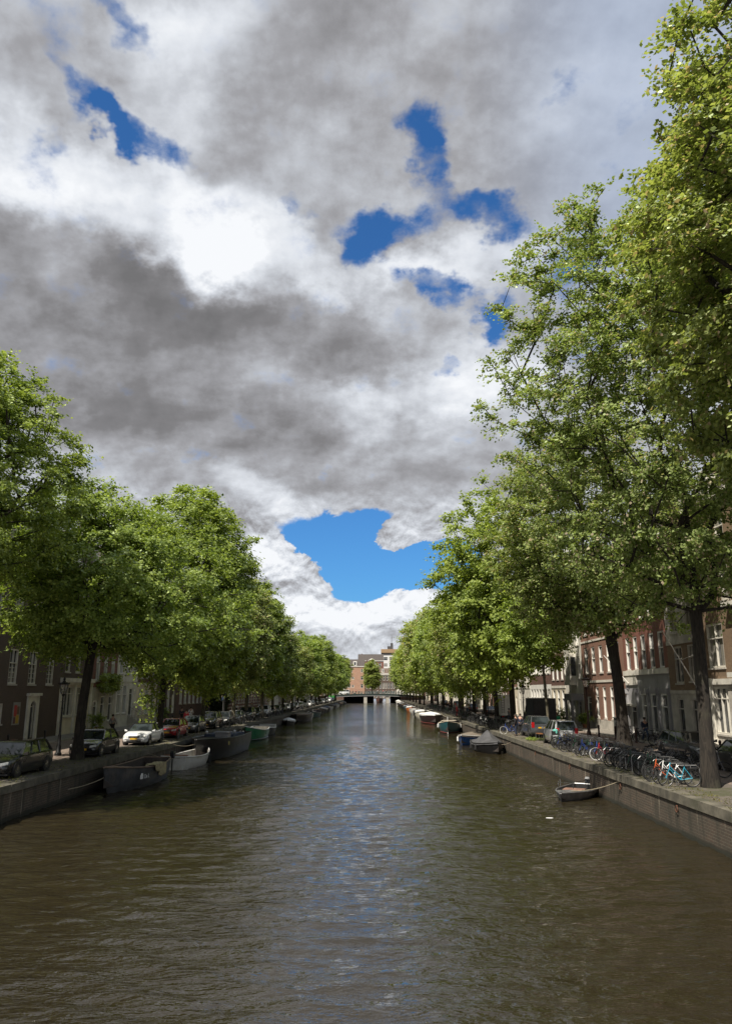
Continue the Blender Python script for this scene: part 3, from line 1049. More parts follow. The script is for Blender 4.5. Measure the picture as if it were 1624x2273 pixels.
def mobj(name, me, parent, loc=(0, 0, 0), rz=0.0):
    o = bpy.data.objects.new(name, me)
    link(o)
    o.location = loc
    o.rotation_euler = (0, 0, rz)
    o.parent = parent
    return o


def door_meshes(w, h, dm, fm):
    a, b, c = MB(), MB(), MB()
    hw = w / 2
    a.box(-hw, -0.2, 0, -hw + 0.1, -0.04, h, 0)
    a.box(hw - 0.1, -0.2, 0, hw, -0.04, h, 0)
    a.box(-hw + 0.1, -0.2, h - 0.12, hw - 0.1, -0.04, h, 0)
    b.box(-hw + 0.1, -0.2, 0, hw - 0.1, -0.13, h * 0.78, 0)
    for q in (0.1, 0.45):
        b.box(-hw + 0.25, -0.128, h * q, hw - 0.25, -0.11, h * (q + 0.25), 0)
    b.box(-hw + 0.1, -0.19, h * 0.80, hw - 0.1, -0.16, h - 0.12, 1)
    b.box(-hw + 0.1, -0.2, h * 0.78, hw - 0.1, -0.1, h * 0.80, 2)
    c.disc((hw - 0.25, -0.10, 1.05), 0.035, 0.05, 'y', 8)
    return a.mesh('door_frame', fm), b.mesh('door', [dm, GLASS, fm]), c.mesh('handle', CHROME)


def house(side, y0, y1, label, wall, storeys, trim=None, roof='flat', roofm=None, depth=9.0, front=None, rot=None, origin=None,
          near=True, cornice=0.5, name='canal_house', group='canal houses', sidewall=None, extra=None, wallbase=None, cm=None):
    """storeys: list of (height, [(xc, w, z0, h, kind)], wall material or None, band height)"""
    if side in 'RL':
        y0, y1 = WY(y0), WY(y1)
    W = abs(y1 - y0) - 0.012
    trim = trim or WHITE
    if side == 'R':
        loc, rz = (FR if front is None else front, (y0 + y1) / 2, S + 0.12), R(90)
    elif side == 'L':
        loc, rz = (FL if front is None else front, (y0 + y1) / 2, S + 0.12), R(-90)
    else:
        loc, rz = origin, rot
    e = empty(name, loc, rz)
    tag(e, label, 'house', group)
    H = sum(s[0] for s in storeys)
    walls = {}
    hw = W / 2
    z = 0.0
    bands = []
    for si, s in enumerate(storeys):
        hgt, ops = s[0], s[1]
        wm = (s[2] if len(s) > 2 and s[2] else wall)
        band = s[3] if len(s) > 3 else 0
        if not walls or list(walls.values())[-1][1] is not wm or band:
            walls[len(walls)] = (MB(), wm)
        mb = list(walls.values())[-1][0]
        ops = sorted(ops)
        x = -hw
        zt = z + hgt
        if band:
            bq = MB()
            bq.box(-hw, -0.02, zt - band, hw, 0.06 + (0.1 if band > 0.3 else 0), zt)
            bands.append(bq)
            zt -= band
        for (xc, w, z0, h, kind) in ops:
            h = min(h, zt - z - z0 - 0.01)
            if xc - w / 2 > x + 1e-4:
                mb.box(x, -0.3, z, xc - w / 2, 0, zt)
            if z0 > 0.01:
                mb.box(xc - w / 2, -0.3, z, xc + w / 2, 0, z + z0)
            mb.box(xc - w / 2, -0.3, z + z0 + h, xc + w / 2, 0, zt)
            x = xc + w / 2
            if kind.startswith('door'):
                dm = {'door': DARKP, 'doorred': plain('red_door', (0.16, 0.02, 0.015), 0.4), 'doorwhite': WHITE,
                      'doordark': plain('black_door', (0.015, 0.015, 0.017), 0.4)}[kind]
                fmesh, dmesh, hmesh = door_meshes(w, h, dm, trim)
                df = mobj('door', dmesh, e, (xc, 0, z + z0))
                mobj('door_frame', fmesh, df)
                if near:
                    mobj('handle', hmesh, df)
            elif near:
                fm_, pn = window_meshes(w, h, kind, trim)
                wo = mobj('window', fm_, e, (xc, 0, z + z0))
                mobj('pane', pn, wo)
            else:
                mobj('window', full_window(w, h, kind, trim), e, (xc, 0, z + z0))
        if x < hw - 1e-4:
            mb.box(x, -0.3, z, hw, 0, zt)
        z += hgt
    # the rest of the body, behind the front
    first = True
    for nm, (mb, wm) in walls.items():
        if first:
            mb.box(-hw, -depth, 0, hw, -0.31, H)
            first = False
        o = mb.build('wall', wm, e)
    for bq in bands:
        bq.build('stone_band', trim if trim is not WHITE else OLDWHITE, e)
    cm = cm or trim
    if cornice:
        c = MB()
        c.box(-hw, -0.25, H, hw, 0.10, H + cornice * 0.5)
        c.box(-hw, -0.25, H + cornice * 0.5, hw, 0.30, H + cornice)
        for k in range(max(2, int(W / 0.9))):
            xx = -hw + (k + 0.5) * W / max(2, int(W / 0.9))
            c.box(xx - 0.07, 0.10, H + cornice * 0.12, xx + 0.07, 0.24, H + cornice * 0.5 - 0.002)
        c.build('cornice', cm, e)
    rm = roofm or ROOF
    rf = MB()
    hb = H + cornice
    if roof == 'mansard':
        rf.add([(-hw, -0.1, hb - .05), (hw, -0.1, hb - .05), (hw, -1.7, hb + 2.6), (-hw, -1.7, hb + 2.6), (-hw, -depth, hb - .05), (hw, -depth, hb - .05),
                (hw, -depth + 1.2, hb + 2.6), (-hw, -depth + 1.2, hb + 2.6)],
               [(0, 1, 2, 3), (3, 2, 6, 7), (7, 6, 5, 4), (1, 5, 6, 2), (4, 0, 3, 7), (0, 4, 5, 1)])
        ro = rf.build('roof', rm, e)
        n = 1 if W < 6.5 else 2
        for k in range(n):
            d = MB()
            xx = (k - (n - 1) / 2) * W / n
            d.box(xx - 0.6, -1.6, hb + 0.3, xx + 0.6, -0.35, hb + 2.0, 0)
            d.box(xx - 0.42, -0.35, hb + 0.5, xx + 0.42, -0.33, hb + 1.8, 1)
            d.box(xx - 0.72, -1.7, hb + 2.0, xx + 0.72, -0.22, hb + 2.15, 0)
            d.build('dormer', [trim, GLASS], ro)
    elif roof == 'gable':            # ridge along the street
        rf.add([(-hw, 0.2, hb - .05), (hw, 0.2, hb - .05), (hw, -depth / 2, hb + 3.6), (-hw, -depth / 2, hb + 3.6), (-hw, -depth, hb - .05), (hw, -depth, hb - .05)],
               [(0, 1, 2, 3), (3, 2, 5, 4), (0, 3, 4), (1, 5, 2), (0, 4, 5, 1)])
        ro = rf.build('roof', rm, e)
    elif roof in ('neck', 'step', 'bell', 'point'):
        gm = MB()
        wm = wall
        gh = 3.8
        if roof == 'step':
            n = 5
            for k in range(n):
                w2 = hw * (1 - k / n)
                gm.box(-w2, -0.35, hb + k * gh / n, w2, 0.0, hb + (k + 1) * gh / n)
            g_ = gm.build('stepped_gable', wm, e)
            cc = MB()
            for k in range(n):
                w2 = hw * (1 - k / n)
                cc.box(-w2 - .04, -0.4, hb + (k + 1) * gh / n, w2 + .04, 0.05, hb + (k + 1) * gh / n + 0.09)
            cc.build('coping', trim, g_)
        elif roof == 'neck':
            gm.box(-hw * 0.42, -0.35, hb, hw * 0.42, 0.0, hb + gh)
            g_ = gm.build('neck_gable', wm, e)
            cc = MB()
            for sgn in (-1, 1):
                for k in range(6):
                    x1 = hw * 0.42 + (hw * 0.55) * (1 - k / 6) ** 1.6
                    cc.box(min(sgn * hw * 0.42, sgn * x1), -0.25, hb + k * gh * 0.14, max(sgn * hw * 0.42, sgn * x1), 0.03, hb + (k + 1) * gh * 0.14)
            cc.loft([[(-hw * .5, -.38, hb + gh), (hw * .5, -.38, hb + gh), (0, -.38, hb + gh + .8)],
                     [(-hw * .5, .08, hb + gh), (hw * .5, .08, hb + gh), (0, .08, hb + gh + .8)]])
            cc.build('gable_ornament', trim, g_)
        else:
            prof = [(hw, 0), (hw * .96, .6), (hw * .72, 1.3), (hw * .5, 2.0), (hw * .44, 2.9), (hw * .36, 3.5), (0, 4.0)] if roof == 'bell' else [(hw, 0), (hw * .5, 2.2), (0, 4.2)]
            pts = [(x, hb + zz) for x, zz in prof] + [(-x, hb + zz) for x, zz in prof[:-1]][::-1]
            gm.loft([[(x, -0.35, zz) for x, zz in pts], [(x, 0.0, zz) for x, zz in pts]])
            g_ = gm.build('bell_gable', wm, e)
            cc = MB()
            cc.tube([(x, -0.17, zz + 0.05) for x, zz in pts], 0.16, 4)
            cc.build('coping', trim, g_)
        if near:
            fm_, pn = window_meshes(0.9, 1.4, 'sash', trim)
        rf.add([(-hw, -0.36, hb - .05), (hw, -0.36, hb - .05), (0, -0.36, hb + 3.3), (-hw, -depth, hb - .05), (hw, -depth, hb - .05), (0, -depth, hb + 3.3)],
               [(0, 1, 2), (3, 5, 4), (0, 2, 5, 3), (1, 4, 5, 2), (0, 3, 4, 1)])
        ro = rf.build('roof', rm, e)
        bm_ = MB()
        bm_.box(-0.06, -0.1, hb + gh * 0.72, 0.06, 0.9, hb + gh * 0.72 + 0.14)
        bm_.build('hoisting_beam', BLACKM, g_)
    else:
        rf.box(-hw, -depth, H + 0.002, hw, -0.26, H + cornice - 0.1)
        ro = rf.build('roof', rm, e)
    if roof != 'flat' or True:
        ch = MB()
        cx = hw * 0.7
        top = hb + (3.6 if roof not in ('flat',) else 0.9)
        ch.box(cx - 0.35, -depth * 0.55, hb - 0.2, cx + 0.35, -depth * 0.55 + 0.7, top, 0)
        for q in (-0.18, 0.18):
            ch.disc((cx + q, -depth * 0.55 + 0.35, top + 0.2), 0.11, 0.4, 'z', 8, 1)
        ch.build('chimney', [B_BROWNRED, ROOFR], ro)
    if extra:
        extra(e, hw, H)
    return e


def row(n, W, w, z0, h, kind, shift=0.0):
    """n equal openings spread over a front of width W"""
    st = W / n
    return [(-W / 2 + st * (i + 0.5) + shift, w, z0, h, kind) for i in range(n)]


def boxes(e, name, m, lst):
    for group in lst:
        b = MB()
        for q in group:
            b.box(*q)
        b.build(name, m, e)


def steps(e, x, n=4, w=1.6, rail=True, name='front_steps'):
    b = MB()
    for i in range(n):
        b.box(x - w / 2, 0.0 if i == 0 else 0.0, 0.0 + i * 0.18, x + w / 2, 0.3 * (n - i), (i + 1) * 0.18)
    s_ = b.build(name, STONE, e)
    if rail:
        r_ = MB()
        for sx in (-1, 1):
            xx = x + sx * (w / 2 - 0.05)
            r_.tube([(xx, 0.3 * n, 0.1), (xx, 0.3 * n, 0.95), (xx, 0.1, n * 0.18 + 0.9)], 0.018, 5)
            for k in range(5):
                yy = 0.1 + (0.3 * n - 0.1) * k / 5
                zb = (n - yy / 0.3) * 0.18
                r_.tube([(xx, yy, max(0, zb)), (xx, yy, zb + 0.86)], 0.012, 4)
        r_.build('railing', BLACKM, e)
    return s_


# ---------------------------------------------------------------- right bank, specified from near to far
BLD_R = 'canal houses along the right quay'
BLD_L = 'canal houses along the left quay'


def ex_r0(e, hw, H):
    boxes(e, 'ledge', OLDWHITE, [[(-hw + 1.0, 0.0, 4.35, -hw + 4.2, 0.55, 4.65)], [(-hw + 1.0, 0.0, 8.6, -hw + 4.2, 0.5, 8.85)]])
    boxes(e, 'pilaster', OLDWHITE, [[(x - 0.2, 0.0, 0.6, x + 0.2, 0.12, 4.2), (x - 0.28, 0.0, 4.2, x + 0.28, 0.2, 4.34), (x - 0.28, 0.0, 0.0, x + 0.28, 0.2, 0.6)]
                                     for x in (-hw + 0.8, hw - 1.2)])


def ex_flag(e, hw, H):
    for x in (-hw + 1.0,):
        b = MB()
        b.tube([(x, 0.0, 3.7), (x - 0.1, 2.1, 7.6)], [0.05, 0.03], 6)
        b.tube([(x - 0.05, 1.0, 5.6), (x - 0.05, 0, 6.0)], 0.012, 4)
        b.build('flagpole', WHITE, e)


def ex_grey(e, hw, H):
    b = MB()
    x0 = -hw
    # engraved sign slab, consoles and columns over the dark shop windows
    b.box(hw - 3.1, 0.0, 4.05, hw - 0.25, 0.10, 5.0)
    b.build('sign_board', OLDWHITE, e)
    l_ = MB()
    for k in range(3):
        zz = 4.78 - k * 0.22
        xx = hw - 2.95
        rs = random.Random(k)
        while xx < hw - 0.5:
            w = rs.uniform(0.10, 0.22)
            l_.box(xx, 0.10, zz, xx + w, 0.108, zz + 0.045)
            xx += w + 0.07
    boxes(e, 'pilaster', GREYP, [[(x - 0.17, 0.0, 0.5, x + 0.17, 0.14, 3.35), (x - 0.22, 0.0, 3.35, x + 0.22, 0.26, 3.75), (x - 0.22, 0.0, 0.0, x + 0.22, 0.2, 0.5)]
                                  for x in (-hw + 0.35, -hw + 2.65, -hw + 4.85, hw - 2.9, hw - 0.35)])
    d = MB()
    d.box(hw - 3.0, 0.0, 2.35, hw - 0.3, 0.45, 2.5)
    d.build('door_canopy', OLDWHITE, e)
    f = MB()
    f.tube([(hw - 1.2, 0.12, 4.2), (hw - 0.6, 1.9, 6.6)], [0.045, 0.03], 6)
    f.build('flagpole', WHITE, e)


house('R', 40.0, 48.6, 'ochre brick house with large white framed windows and white bay at the right edge', B_YEL,
      [(4.3, row(2, 8.6, 2.3, 0.9, 2.9, 'shop') , STONE, 0.35), (4.0, row(2, 8.6, 2.4, 0.7, 2.8, 'cross')), (3.7, row(3, 8.6, 1.3, 0.8, 2.3, 'sash')),
       (3.4, row(3, 8.6, 1.3, 0.7, 2.0, 'sash'))], OLDWHITE, 'mansard', group=BLD_R, extra=ex_r0)
house('R', 30.0, 40.0, 'brown brick house mostly hidden by the nearest elm on the right', B_BROWNRED,
      [(4.0, row(3, 9, 1.7, 0.9, 2.5, 'sash')), (3.8, row(3, 9, 1.4, 0.7, 2.5, 'sash')), (3.6, row(3, 9, 1.4, 0.7, 2.3, 'sash')), (3.3, row(3, 9, 1.4, 0.6, 2.0, 'sash'))],
      OLDWHITE, 'flat', group=BLD_R)
house('R', 48.6, 54.3, 'narrow house with grey stone ground floor, ochre brick above and a carved stone bay', B_YEL,
      [(3.6, [(-1.2, 1.15, 0.75, 2.3, 'tall'), (1.3, 1.15, 0.75, 2.3, 'tall')], STONE, 0.25),
       (3.5, [(-1.3, 1.1, 0.6, 2.5, 'cross'), (1.0, 1.5, 0.5, 2.6, 'cross')], None, 0.25),
       (3.5, row(2, 5.6, 1.2, 0.6, 2.4, 'cross'), STONE, 0.3), (3.2, row(2, 5.6, 1.1, 0.6, 2.0, 'sash'))], STONE, 'bell', group=BLD_R, extra=ex_flag)
house('R', 54.3, 64.2, 'wide red brick house with five tall white windows over a grey shop front', B_RED,
      [(3.9, [(-3.8, 1.5, 0.35, 3.0, 'tall'), (-1.5, 1.5, 0.35, 3.0, 'tall'), (0.7, 1.5, 0.35, 3.0, 'tall'), (3.3, 1.9, 0.1, 2.25, 'doordark')], GREYP),
       (1.35, [], GREYP, 0.4), (3.5, row(5, 9.8, 1.05, 0.05, 2.75, 'sash')), (3.2, row(5, 9.8, 1.05, 0.5, 2.2, 'sash')), (3.2, row(5, 9.8, 1.05, 0.5, 2.0, 'sash'))],
      WHITE, 'mansard', group=BLD_R, extra=ex_grey)


def ex_brickarch(e, hw, H):
    b = MB()
    b.box(-hw, 0.0, 0.0, hw, 0.07, 0.85)
    b.build('plinth', STONE, e)


house('R', 64.2, 77.6, 'broad red brick house with stone plinth and four slim ground floor windows', B_ORANGE,
      [(4.6, row(4, 9.6, 1.0, 1.0, 3.0, 'tall', -1.6) + [(5.0, 1.5, 0.12, 2.9, 'doordark')], None, 0.22), (4.0, row(5, 13.0, 1.25, 0.7, 2.6, 'sash'), None, 0.18),
       (3.6, row(5, 12.6, 1.1, 0.6, 2.2, 'sash')), (3.2, row(5, 12.6, 1.1, 0.6, 1.9, 'sash'))], WHITE, 'gable', group=BLD_R, extra=ex_brickarch)


def ex_bay(e, hw, H):
    b = MB()
    b.box(-1.3, 0.0, 4.2, 1.3, 0.75, 4.5)
    b.box(-1.25, 0.0, 4.5, 1.25, 0.7, 5.2)
    for x in (-1.2, -0.4, 0.4, 1.2):
        b.box(x - 0.06, 0.55, 5.2, x + 0.06, 0.7, 7.2)
    b.box(-1.25, 0.0, 7.2, 1.25, 0.72, 7.5)
    w = b.build('bay_window', OLDWHITE, e)
    p = MB()
    p.box(-1.15, 0.0, 5.2, 1.15, 0.57, 7.2)
    p.build('pane', GLASS, w)
    c = MB()
    c.box(-hw + 0.3, 0.0, 2.6, -hw + 3.2, 1.3, 3.3)
    for x in (-hw + 0.45, -hw + 3.05):
        c.box(x - 0.12, 1.05, 0.0, x + 0.12, 1.28, 2.6)
    c.build('porch', GREYP, e)


house('R', 77.6, 85.0, 'white plastered house with grey porch and a square bay over the door', OLDWHITE,
      [(4.2, [(-2.0, 1.2, 0.12, 2.4, 'doordark'), (0.5, 1.1, 0.8, 2.6, 'tall'), (2.4, 1.1, 0.8, 2.6, 'tall')]), (3.7, [(-2.6, .9, 0.6, 2.4, 'tall'), (2.6, .9, 0.6, 2.4, 'tall')]),
       (3.5, row(3, 7.2, 1.2, 0.5, 2.3, 'cross')), (3.2, row(3, 7.2, 1.2, 0.5, 2.0, 'sash'))], WHITE, 'neck', group=BLD_R, extra=ex_bay)
house('R', 85.0, 92.0, 'cream house with brick band and tall paired white windows', CREAM,
      [(4.2, row(3, 6.9, 1.3, 0.7, 3.0, 'tall'), None, 0.3), (3.8, row(3, 6.9, 1.2, 0.7, 2.5, 'tall'), B_BROWNRED), (3.4, row(3, 6.9, 1.2, 0.6, 2.2, 'sash')), (3.0, row(3, 6.9, 1.2, 0.6, 1.8, 'sash'))],
      WHITE, 'flat', group=BLD_R)
house('R', 92.0, 105.0, 'long white house with a red brick strip above its row of tall ground floor windows', WHITE,
      [(4.4, row(7, 12.8, 1.15, 0.5, 3.3, 'tall')), (1.2, [], B_BROWNRED), (3.5, row(7, 12.8, 1.1, 0.2, 2.6, 'sash')), (3.3, row(7, 12.8, 1.1, 0.5, 2.1, 'sash')), (2.8, row(7, 12.8, 1.0, 0.5, 1.7, 'sash'))],
      WHITE, 'mansard', group=BLD_R)

# ---------------------------------------------------------------- left bank, near to far


def ex_l0(e, hw, H):
    p = MB()
    p.box(-1.1 - .55, 0.0, 1.15, -1.1 + .55, 0.05, 2.75, 0)
    po = p.build('poster_frame', plain('poster_grey', (0.25, 0.24, 0.22), 0.6), e)
    q = MB()
    q.box(-1.1 - .42, 0.05, 1.9, -1.1 - .05, 0.056, 2.45, 0)
    q.box(-1.1 - .02, 0.05, 1.75, -1.1 + .42, 0.056, 2.55, 1)
    q.box(-1.1 - .42, 0.05, 1.25, -1.1 + .05, 0.056, 1.85, 2)
    q.box(-1.1 + .10, 0.05, 1.25, -1.1 + .42, 0.056, 1.7, 3)
    q.build('poster', [plain('poster_brown', (0.12, 0.06, 0.03), 0.5), plain('poster_red', (0.42, 0.03, 0.03), 0.5), plain('poster_yellow', (0.45, 0.28, 0.03), 0.5),
                       plain('poster_plum', (0.10, 0.02, 0.04), 0.5)], po)
    # stone arch round the side door
    a = MB()
    xc, ow, iw = -3.7, 1.0, 0.52
    a.box(xc - ow, 0.0, 0.0, xc - iw, 0.12, 3.2)
    a.box(xc + iw, 0.0, 0.0, xc + ow, 0.12, 3.2)
    n = 10
    for k in range(n):
        a0, a1 = PI * k / n, PI * (k + 1) / n
        x0, x1 = xc - iw * math.cos(a0), xc - iw * math.cos(a1)
        z0, z1 = 2.3 + iw * math.sin(a0), 2.3 + iw * math.sin(a1)
        a.add([(x0, 0.0, z0), (x1, 0.0, z1), (x1, 0.0, 3.2), (x0, 0.0, 3.2), (x0, 0.12, z0), (x1, 0.12, z1), (x1, 0.12, 3.2), (x0, 0.12, 3.2)],
              [(4, 5, 6, 7), (0, 1, 5, 4), (3, 2, 6, 7)])
    a.box(xc - ow - 0.12, 0.0, 3.2, xc + ow + 0.12, 0.26, 3.4)
    a.build('door_surround', OLDWHITE, e)


house('L', 44.0, 60.5, 'dark brown brick house with three big white framed windows and a round arched stone doorway', B_BROWN,
      [(3.9, [(-3.7, 1.0, 0.1, 2.9, 'doordark'), (1.6, 1.2, 1.3, 1.4, 'sash'), (4.2, 1.2, 1.3, 1.4, 'sash'), (6.8, 1.1, 1.3, 1.4, 'sash')]),
       (3.6, row(5, 16.2, 1.35, -0.0 + 0.15, 2.5, 'grid')), (3.6, row(5, 16.2, 1.3, 0.6, 2.3, 'grid')), (3.2, row(5, 16.2, 1.3, 0.5, 2.0, 'grid'))],
      OLDWHITE, 'gable', group=BLD_L, extra=ex_l0)
house('L', 28.0, 44.0, 'brown brick warehouse on the left edge, mostly out of view', B_BROWN,
      [(3.9, row(5, 15.8, 1.4, 1.0, 2.2, 'sash')), (3.6, row(5, 15.8, 1.3, 0.5, 2.4, 'grid')), (3.6, row(5, 15.8, 1.3, 0.6, 2.3, 'grid')), (3.2, row(5, 15.8, 1.3, 0.5, 2.0, 'grid'))],
      OLDWHITE, 'gable', group=BLD_L)


def ex_l1(e, hw, H):
    boxes(e, 'pilaster', OLDWHITE, [[(x - 0.16, 0.0, 0.0, x + 0.16, 0.12, 4.05)] for x in (-hw + 0.2, hw - 0.2, 0.4)])
    boxes(e, 'shop_cornice', OLDWHITE, [[(-hw, 0.0, 4.3, hw, 0.3, 4.62), (-hw, 0.0, 4.05, hw, 0.14, 4.3)]])


house('L', 60.5, 67.5, 'narrow dark brick house with a tall cream shop front', B_BROWN,
      [(4.65, [(1.7, 2.2, 1.45, 2.5, 'shop'), (-1.3, 2.4, 1.45, 2.5, 'shop')], CREAM), (3.4, row(3, 6.9, 1.1, 0.5, 2.2, 'sash')), (3.3, row(3, 6.9, 1.1, 0.6, 2.0, 'sash')), (2.8, row(3, 6.9, 1.1, 0.5, 1.7, 'sash'))],
      OLDWHITE, 'neck', group=BLD_L, extra=ex_l1)


def ex_ivy(e, hw, H):
    rs = np.random.RandomState(9)
    pts = np.stack([rs.uniform(-hw + 0.3, hw - 1.2, 90), rs.uniform(0.05, 0.5, 90), rs.uniform(3.6, 5.2, 90)], 1)
    me = leaves(rs, pts, 60, 0.16, 0.22, (0, -3, 4), LEAF_D, 'climbing_plant')
    mobj('climbing_plant', me, e)


house('L', 67.5, 74.0, 'bright red brick house with white windows and green creeper over its grey ground floor', B_RED,
      [(3.9, [(-2.0, 1.1, 0.7, 2.4, 'tall'), (0.2, 1.1, 0.7, 2.4, 'tall'), (2.2, 1.1, 0.12, 2.6, 'door')], STONE), (3.8, row(3, 6.3, 1.1, 0.6, 2.6, 'cross')), (3.5, row(3, 6.3, 1.1, 0.6, 2.2, 'sash')), (2.8, row(3, 6.3, 1.1, 0.5, 1.7, 'sash'))],
      WHITE, 'step', group=BLD_L, extra=ex_ivy)


def ex_stoop(e, hw, H):
    steps(e, -1.6, 6, 1.6)


house('L', 74.0, 80.5, 'cream house with tall white windows and a railed front stair', OLDWHITE,
      [(4.8, [(-1.6, 1.2, 1.1, 2.8, 'door'), (0.5, 1.2, 1.3, 2.9, 'cross'), (2.3, 1.2, 1.3, 2.9, 'cross')], None, 0.3), (3.6, row(3, 6.3, 1.1, 0.5, 2.5, 'cross')), (3.3, row(3, 6.3, 1.1, 0.5, 2.1, 'sash'))],
      WHITE, 'bell', group=BLD_L, extra=ex_stoop)
house('L', 80.5, 88.0, 'grey brick house with a cream ground floor and two black stair railings', B_BROWNRED,
      [(4.5, [(-2.4, 1.2, 1.1, 2.8, 'door'), (0.0, 1.3, 1.0, 2.9, 'cross'), (2.3, 1.3, 1.0, 2.9, 'cross')], CREAM, 0.3), (3.8, row(3, 7.2, 1.2, 0.5, 2.6, 'cross')), (3.3, row(3, 7.2, 1.2, 0.5, 2.1, 'sash')), (2.9, row(3, 7.2, 1.2, 0.5, 1.8, 'sash'))],
      WHITE, 'flat', group=BLD_L, extra=lambda e, hw, H: steps(e, -2.4, 6, 1.6))
house('L', 88.0, 97.0, 'dark brick house behind the leafy elm, with white cornice over its door', B_BROWN,
      [(4.4, [(-3.2, 1.3, 0.8, 2.9, 'doorwhite'), (-0.8, 1.3, 1.0, 2.8, 'cross'), (1.4, 1.3, 1.0, 2.8, 'cross'), (3.4, 1.2, 1.0, 2.8, 'cross')]), (3.8, row(4, 8.8, 1.2, 0.5, 2.6, 'cross')), (3.3, row(4, 8.8, 1.2, 0.5, 2.1, 'sash')), (2.9, row(4, 8.8, 1.2, 0.5, 1.8, 'sash'))],
      WHITE, 'mansard', group=BLD_L)


def ex_erker(e, hw, H):
    b = MB()
    x0 = -hw + 0.4
    b.box(x0, 0.0, 1.3, x0 + 3.0, 0.95, 2.2)
    b.box(x0 - 0.1, 0.0, 5.6, x0 + 3.1, 1.1, 6.05)
    for x in (x0 + 0.09, x0 + 1.0, x0 + 2.0, x0 + 2.91):
        b.box(x - 0.09, 0.8, 2.2, x + 0.09, 0.95, 5.6)
    b.box(x0, 0.79, 4.4, x0 + 3.0, 0.93, 4.52)
    for yy in (0.0, 0.4):
        b.box(x0, yy, 2.2, x0 + 0.1, yy + 0.1, 5.6)
    w = b.build('bay_window', WHITE, e)
    p = MB()
    p.box(x0 + 0.03, 0.01, 2.2, x0 + 2.97, 0.78, 5.6)
    p.build('pane', GLASS, w)


house('L', 97.0, 122.0, 'long brown brick house with white bay window and rows of tall white windows', B_BROWNRED,
      [(1.6, []), (4.3, row(8, 20.0, 1.5, 0.3, 3.5, 'cross', 2.0)), (3.6, row(9, 24.6, 1.4, 0.5, 2.5, 'cross')), (3.3, row(9, 24.6, 1.3, 0.5, 2.2, 'sash'))],
      WHITE, 'gable', group=BLD_L, extra=ex_erker)
house('L', 122.0, 168.0, 'very long red brick building with pale horizontal stripes', B_STRIPE,
      [(5.2, row(15, 45.6, 1.3, 1.2, 3.2, 'cross')), (0.9, [], B_RED, 0.35), (3.8, row(15, 45.6, 1.3, 0.4, 2.8, 'cross'), B_RED), (3.4, row(15, 45.6, 1.3, 0.5, 2.3, 'sash'), B_RED)],
      OLDWHITE, 'mansard', group=BLD_L, near=False)

# ---------------------------------------------------------------- the rest of both rows
rh = random.Random(17)
WALLS = [(B_BROWN, 'dark brown brick'), (B_BROWNRED, 'brown red brick'), (B_RED, 'red brick'), (OLDWHITE, 'white plastered'), (CREAM, 'cream plastered'),
         (B_YEL, 'ochre brick'), (B_ORANGE, 'light red brick')]
GAB = {'mansard': 'dormered roof', 'flat': 'straight cornice', 'neck': 'neck gable', 'bell': 'bell gable', 'step': 'stepped gable', 'gable': 'tiled roof'}
for side, y, wts in (('R', 105.0, [2, 3, 2, 7, 5, 1, 2]), ('L', 168.0, [6, 5, 3, 3, 2, 1, 1])):
    i = 0
    last = None
    while y < 326:
        w = rh.choice([6.0, 6.8, 7.5, 8.4, 9.5])
        wl = rh.choices(WALLS, wts)[0]
        while wl is last:
            wl = rh.choices(WALLS, wts)[0]
        last = wl
        rf = rh.choice(list(GAB))
        n = 3 if w > 6.5 else 2
        ns = rh.choice([3, 4, 4])
        st = [(4.2, [(-w * 0.33, 1.1, 0.12, 2.6, rh.choice(['door', 'doordark', 'doorred']))] + row(n - 1, w * 0.62, 1.3, 0.8, 2.7, 'cross', w * 0.16),
               rh.choice([None, None, OLDWHITE, CREAM if side == 'R' else STONE]), 0.25)]
        for k in range(ns - 1):
            st.append((3.6 - 0.2 * k, row(n, w * 0.96, 1.25, 0.5, 2.4 - 0.15 * k, 'sash')))
        house(side, y, y + w, '%s house with %s, %s %s' % (
            wl[1], GAB[rf], ORD[i], 'beyond the long white house, right bank' if side == 'R' else 'beyond the striped building, left bank'),
            wl[0], st, rh.choice([WHITE, WHITE, OLDWHITE]), rf, near=False, group=BLD_R if side == 'R' else BLD_L,
            roofm=rh.choice([ROOF, ROOFR]))
        y += w
        i += 1

# ---------------------------------------------------------------- across the far end
BLD_F = 'houses facing us beyond the far bridge'


def fhouse(x0, x1, y, label, wall, storeys, **kw):
    y = WY(y)
    x0, x1 = x0 * 1.05, x1 * 1.05
    house('F', x0, x1, label, wall, storeys, origin=((x0 + x1) / 2, y, S + 0.1), rot=PI, near=False, group=BLD_F, **kw)


def fdormer(e, hw, H):
    d = MB()
    d.box(-0.9, -1.8, H + 0.55, 0.9, -0.15, H + 3.0, 0)
    d.box(-0.5, -0.15, H + 1.0, 0.5, -0.12, H + 2.6, 1)
    d.build('dormer', [WHITE, GLASS], e)


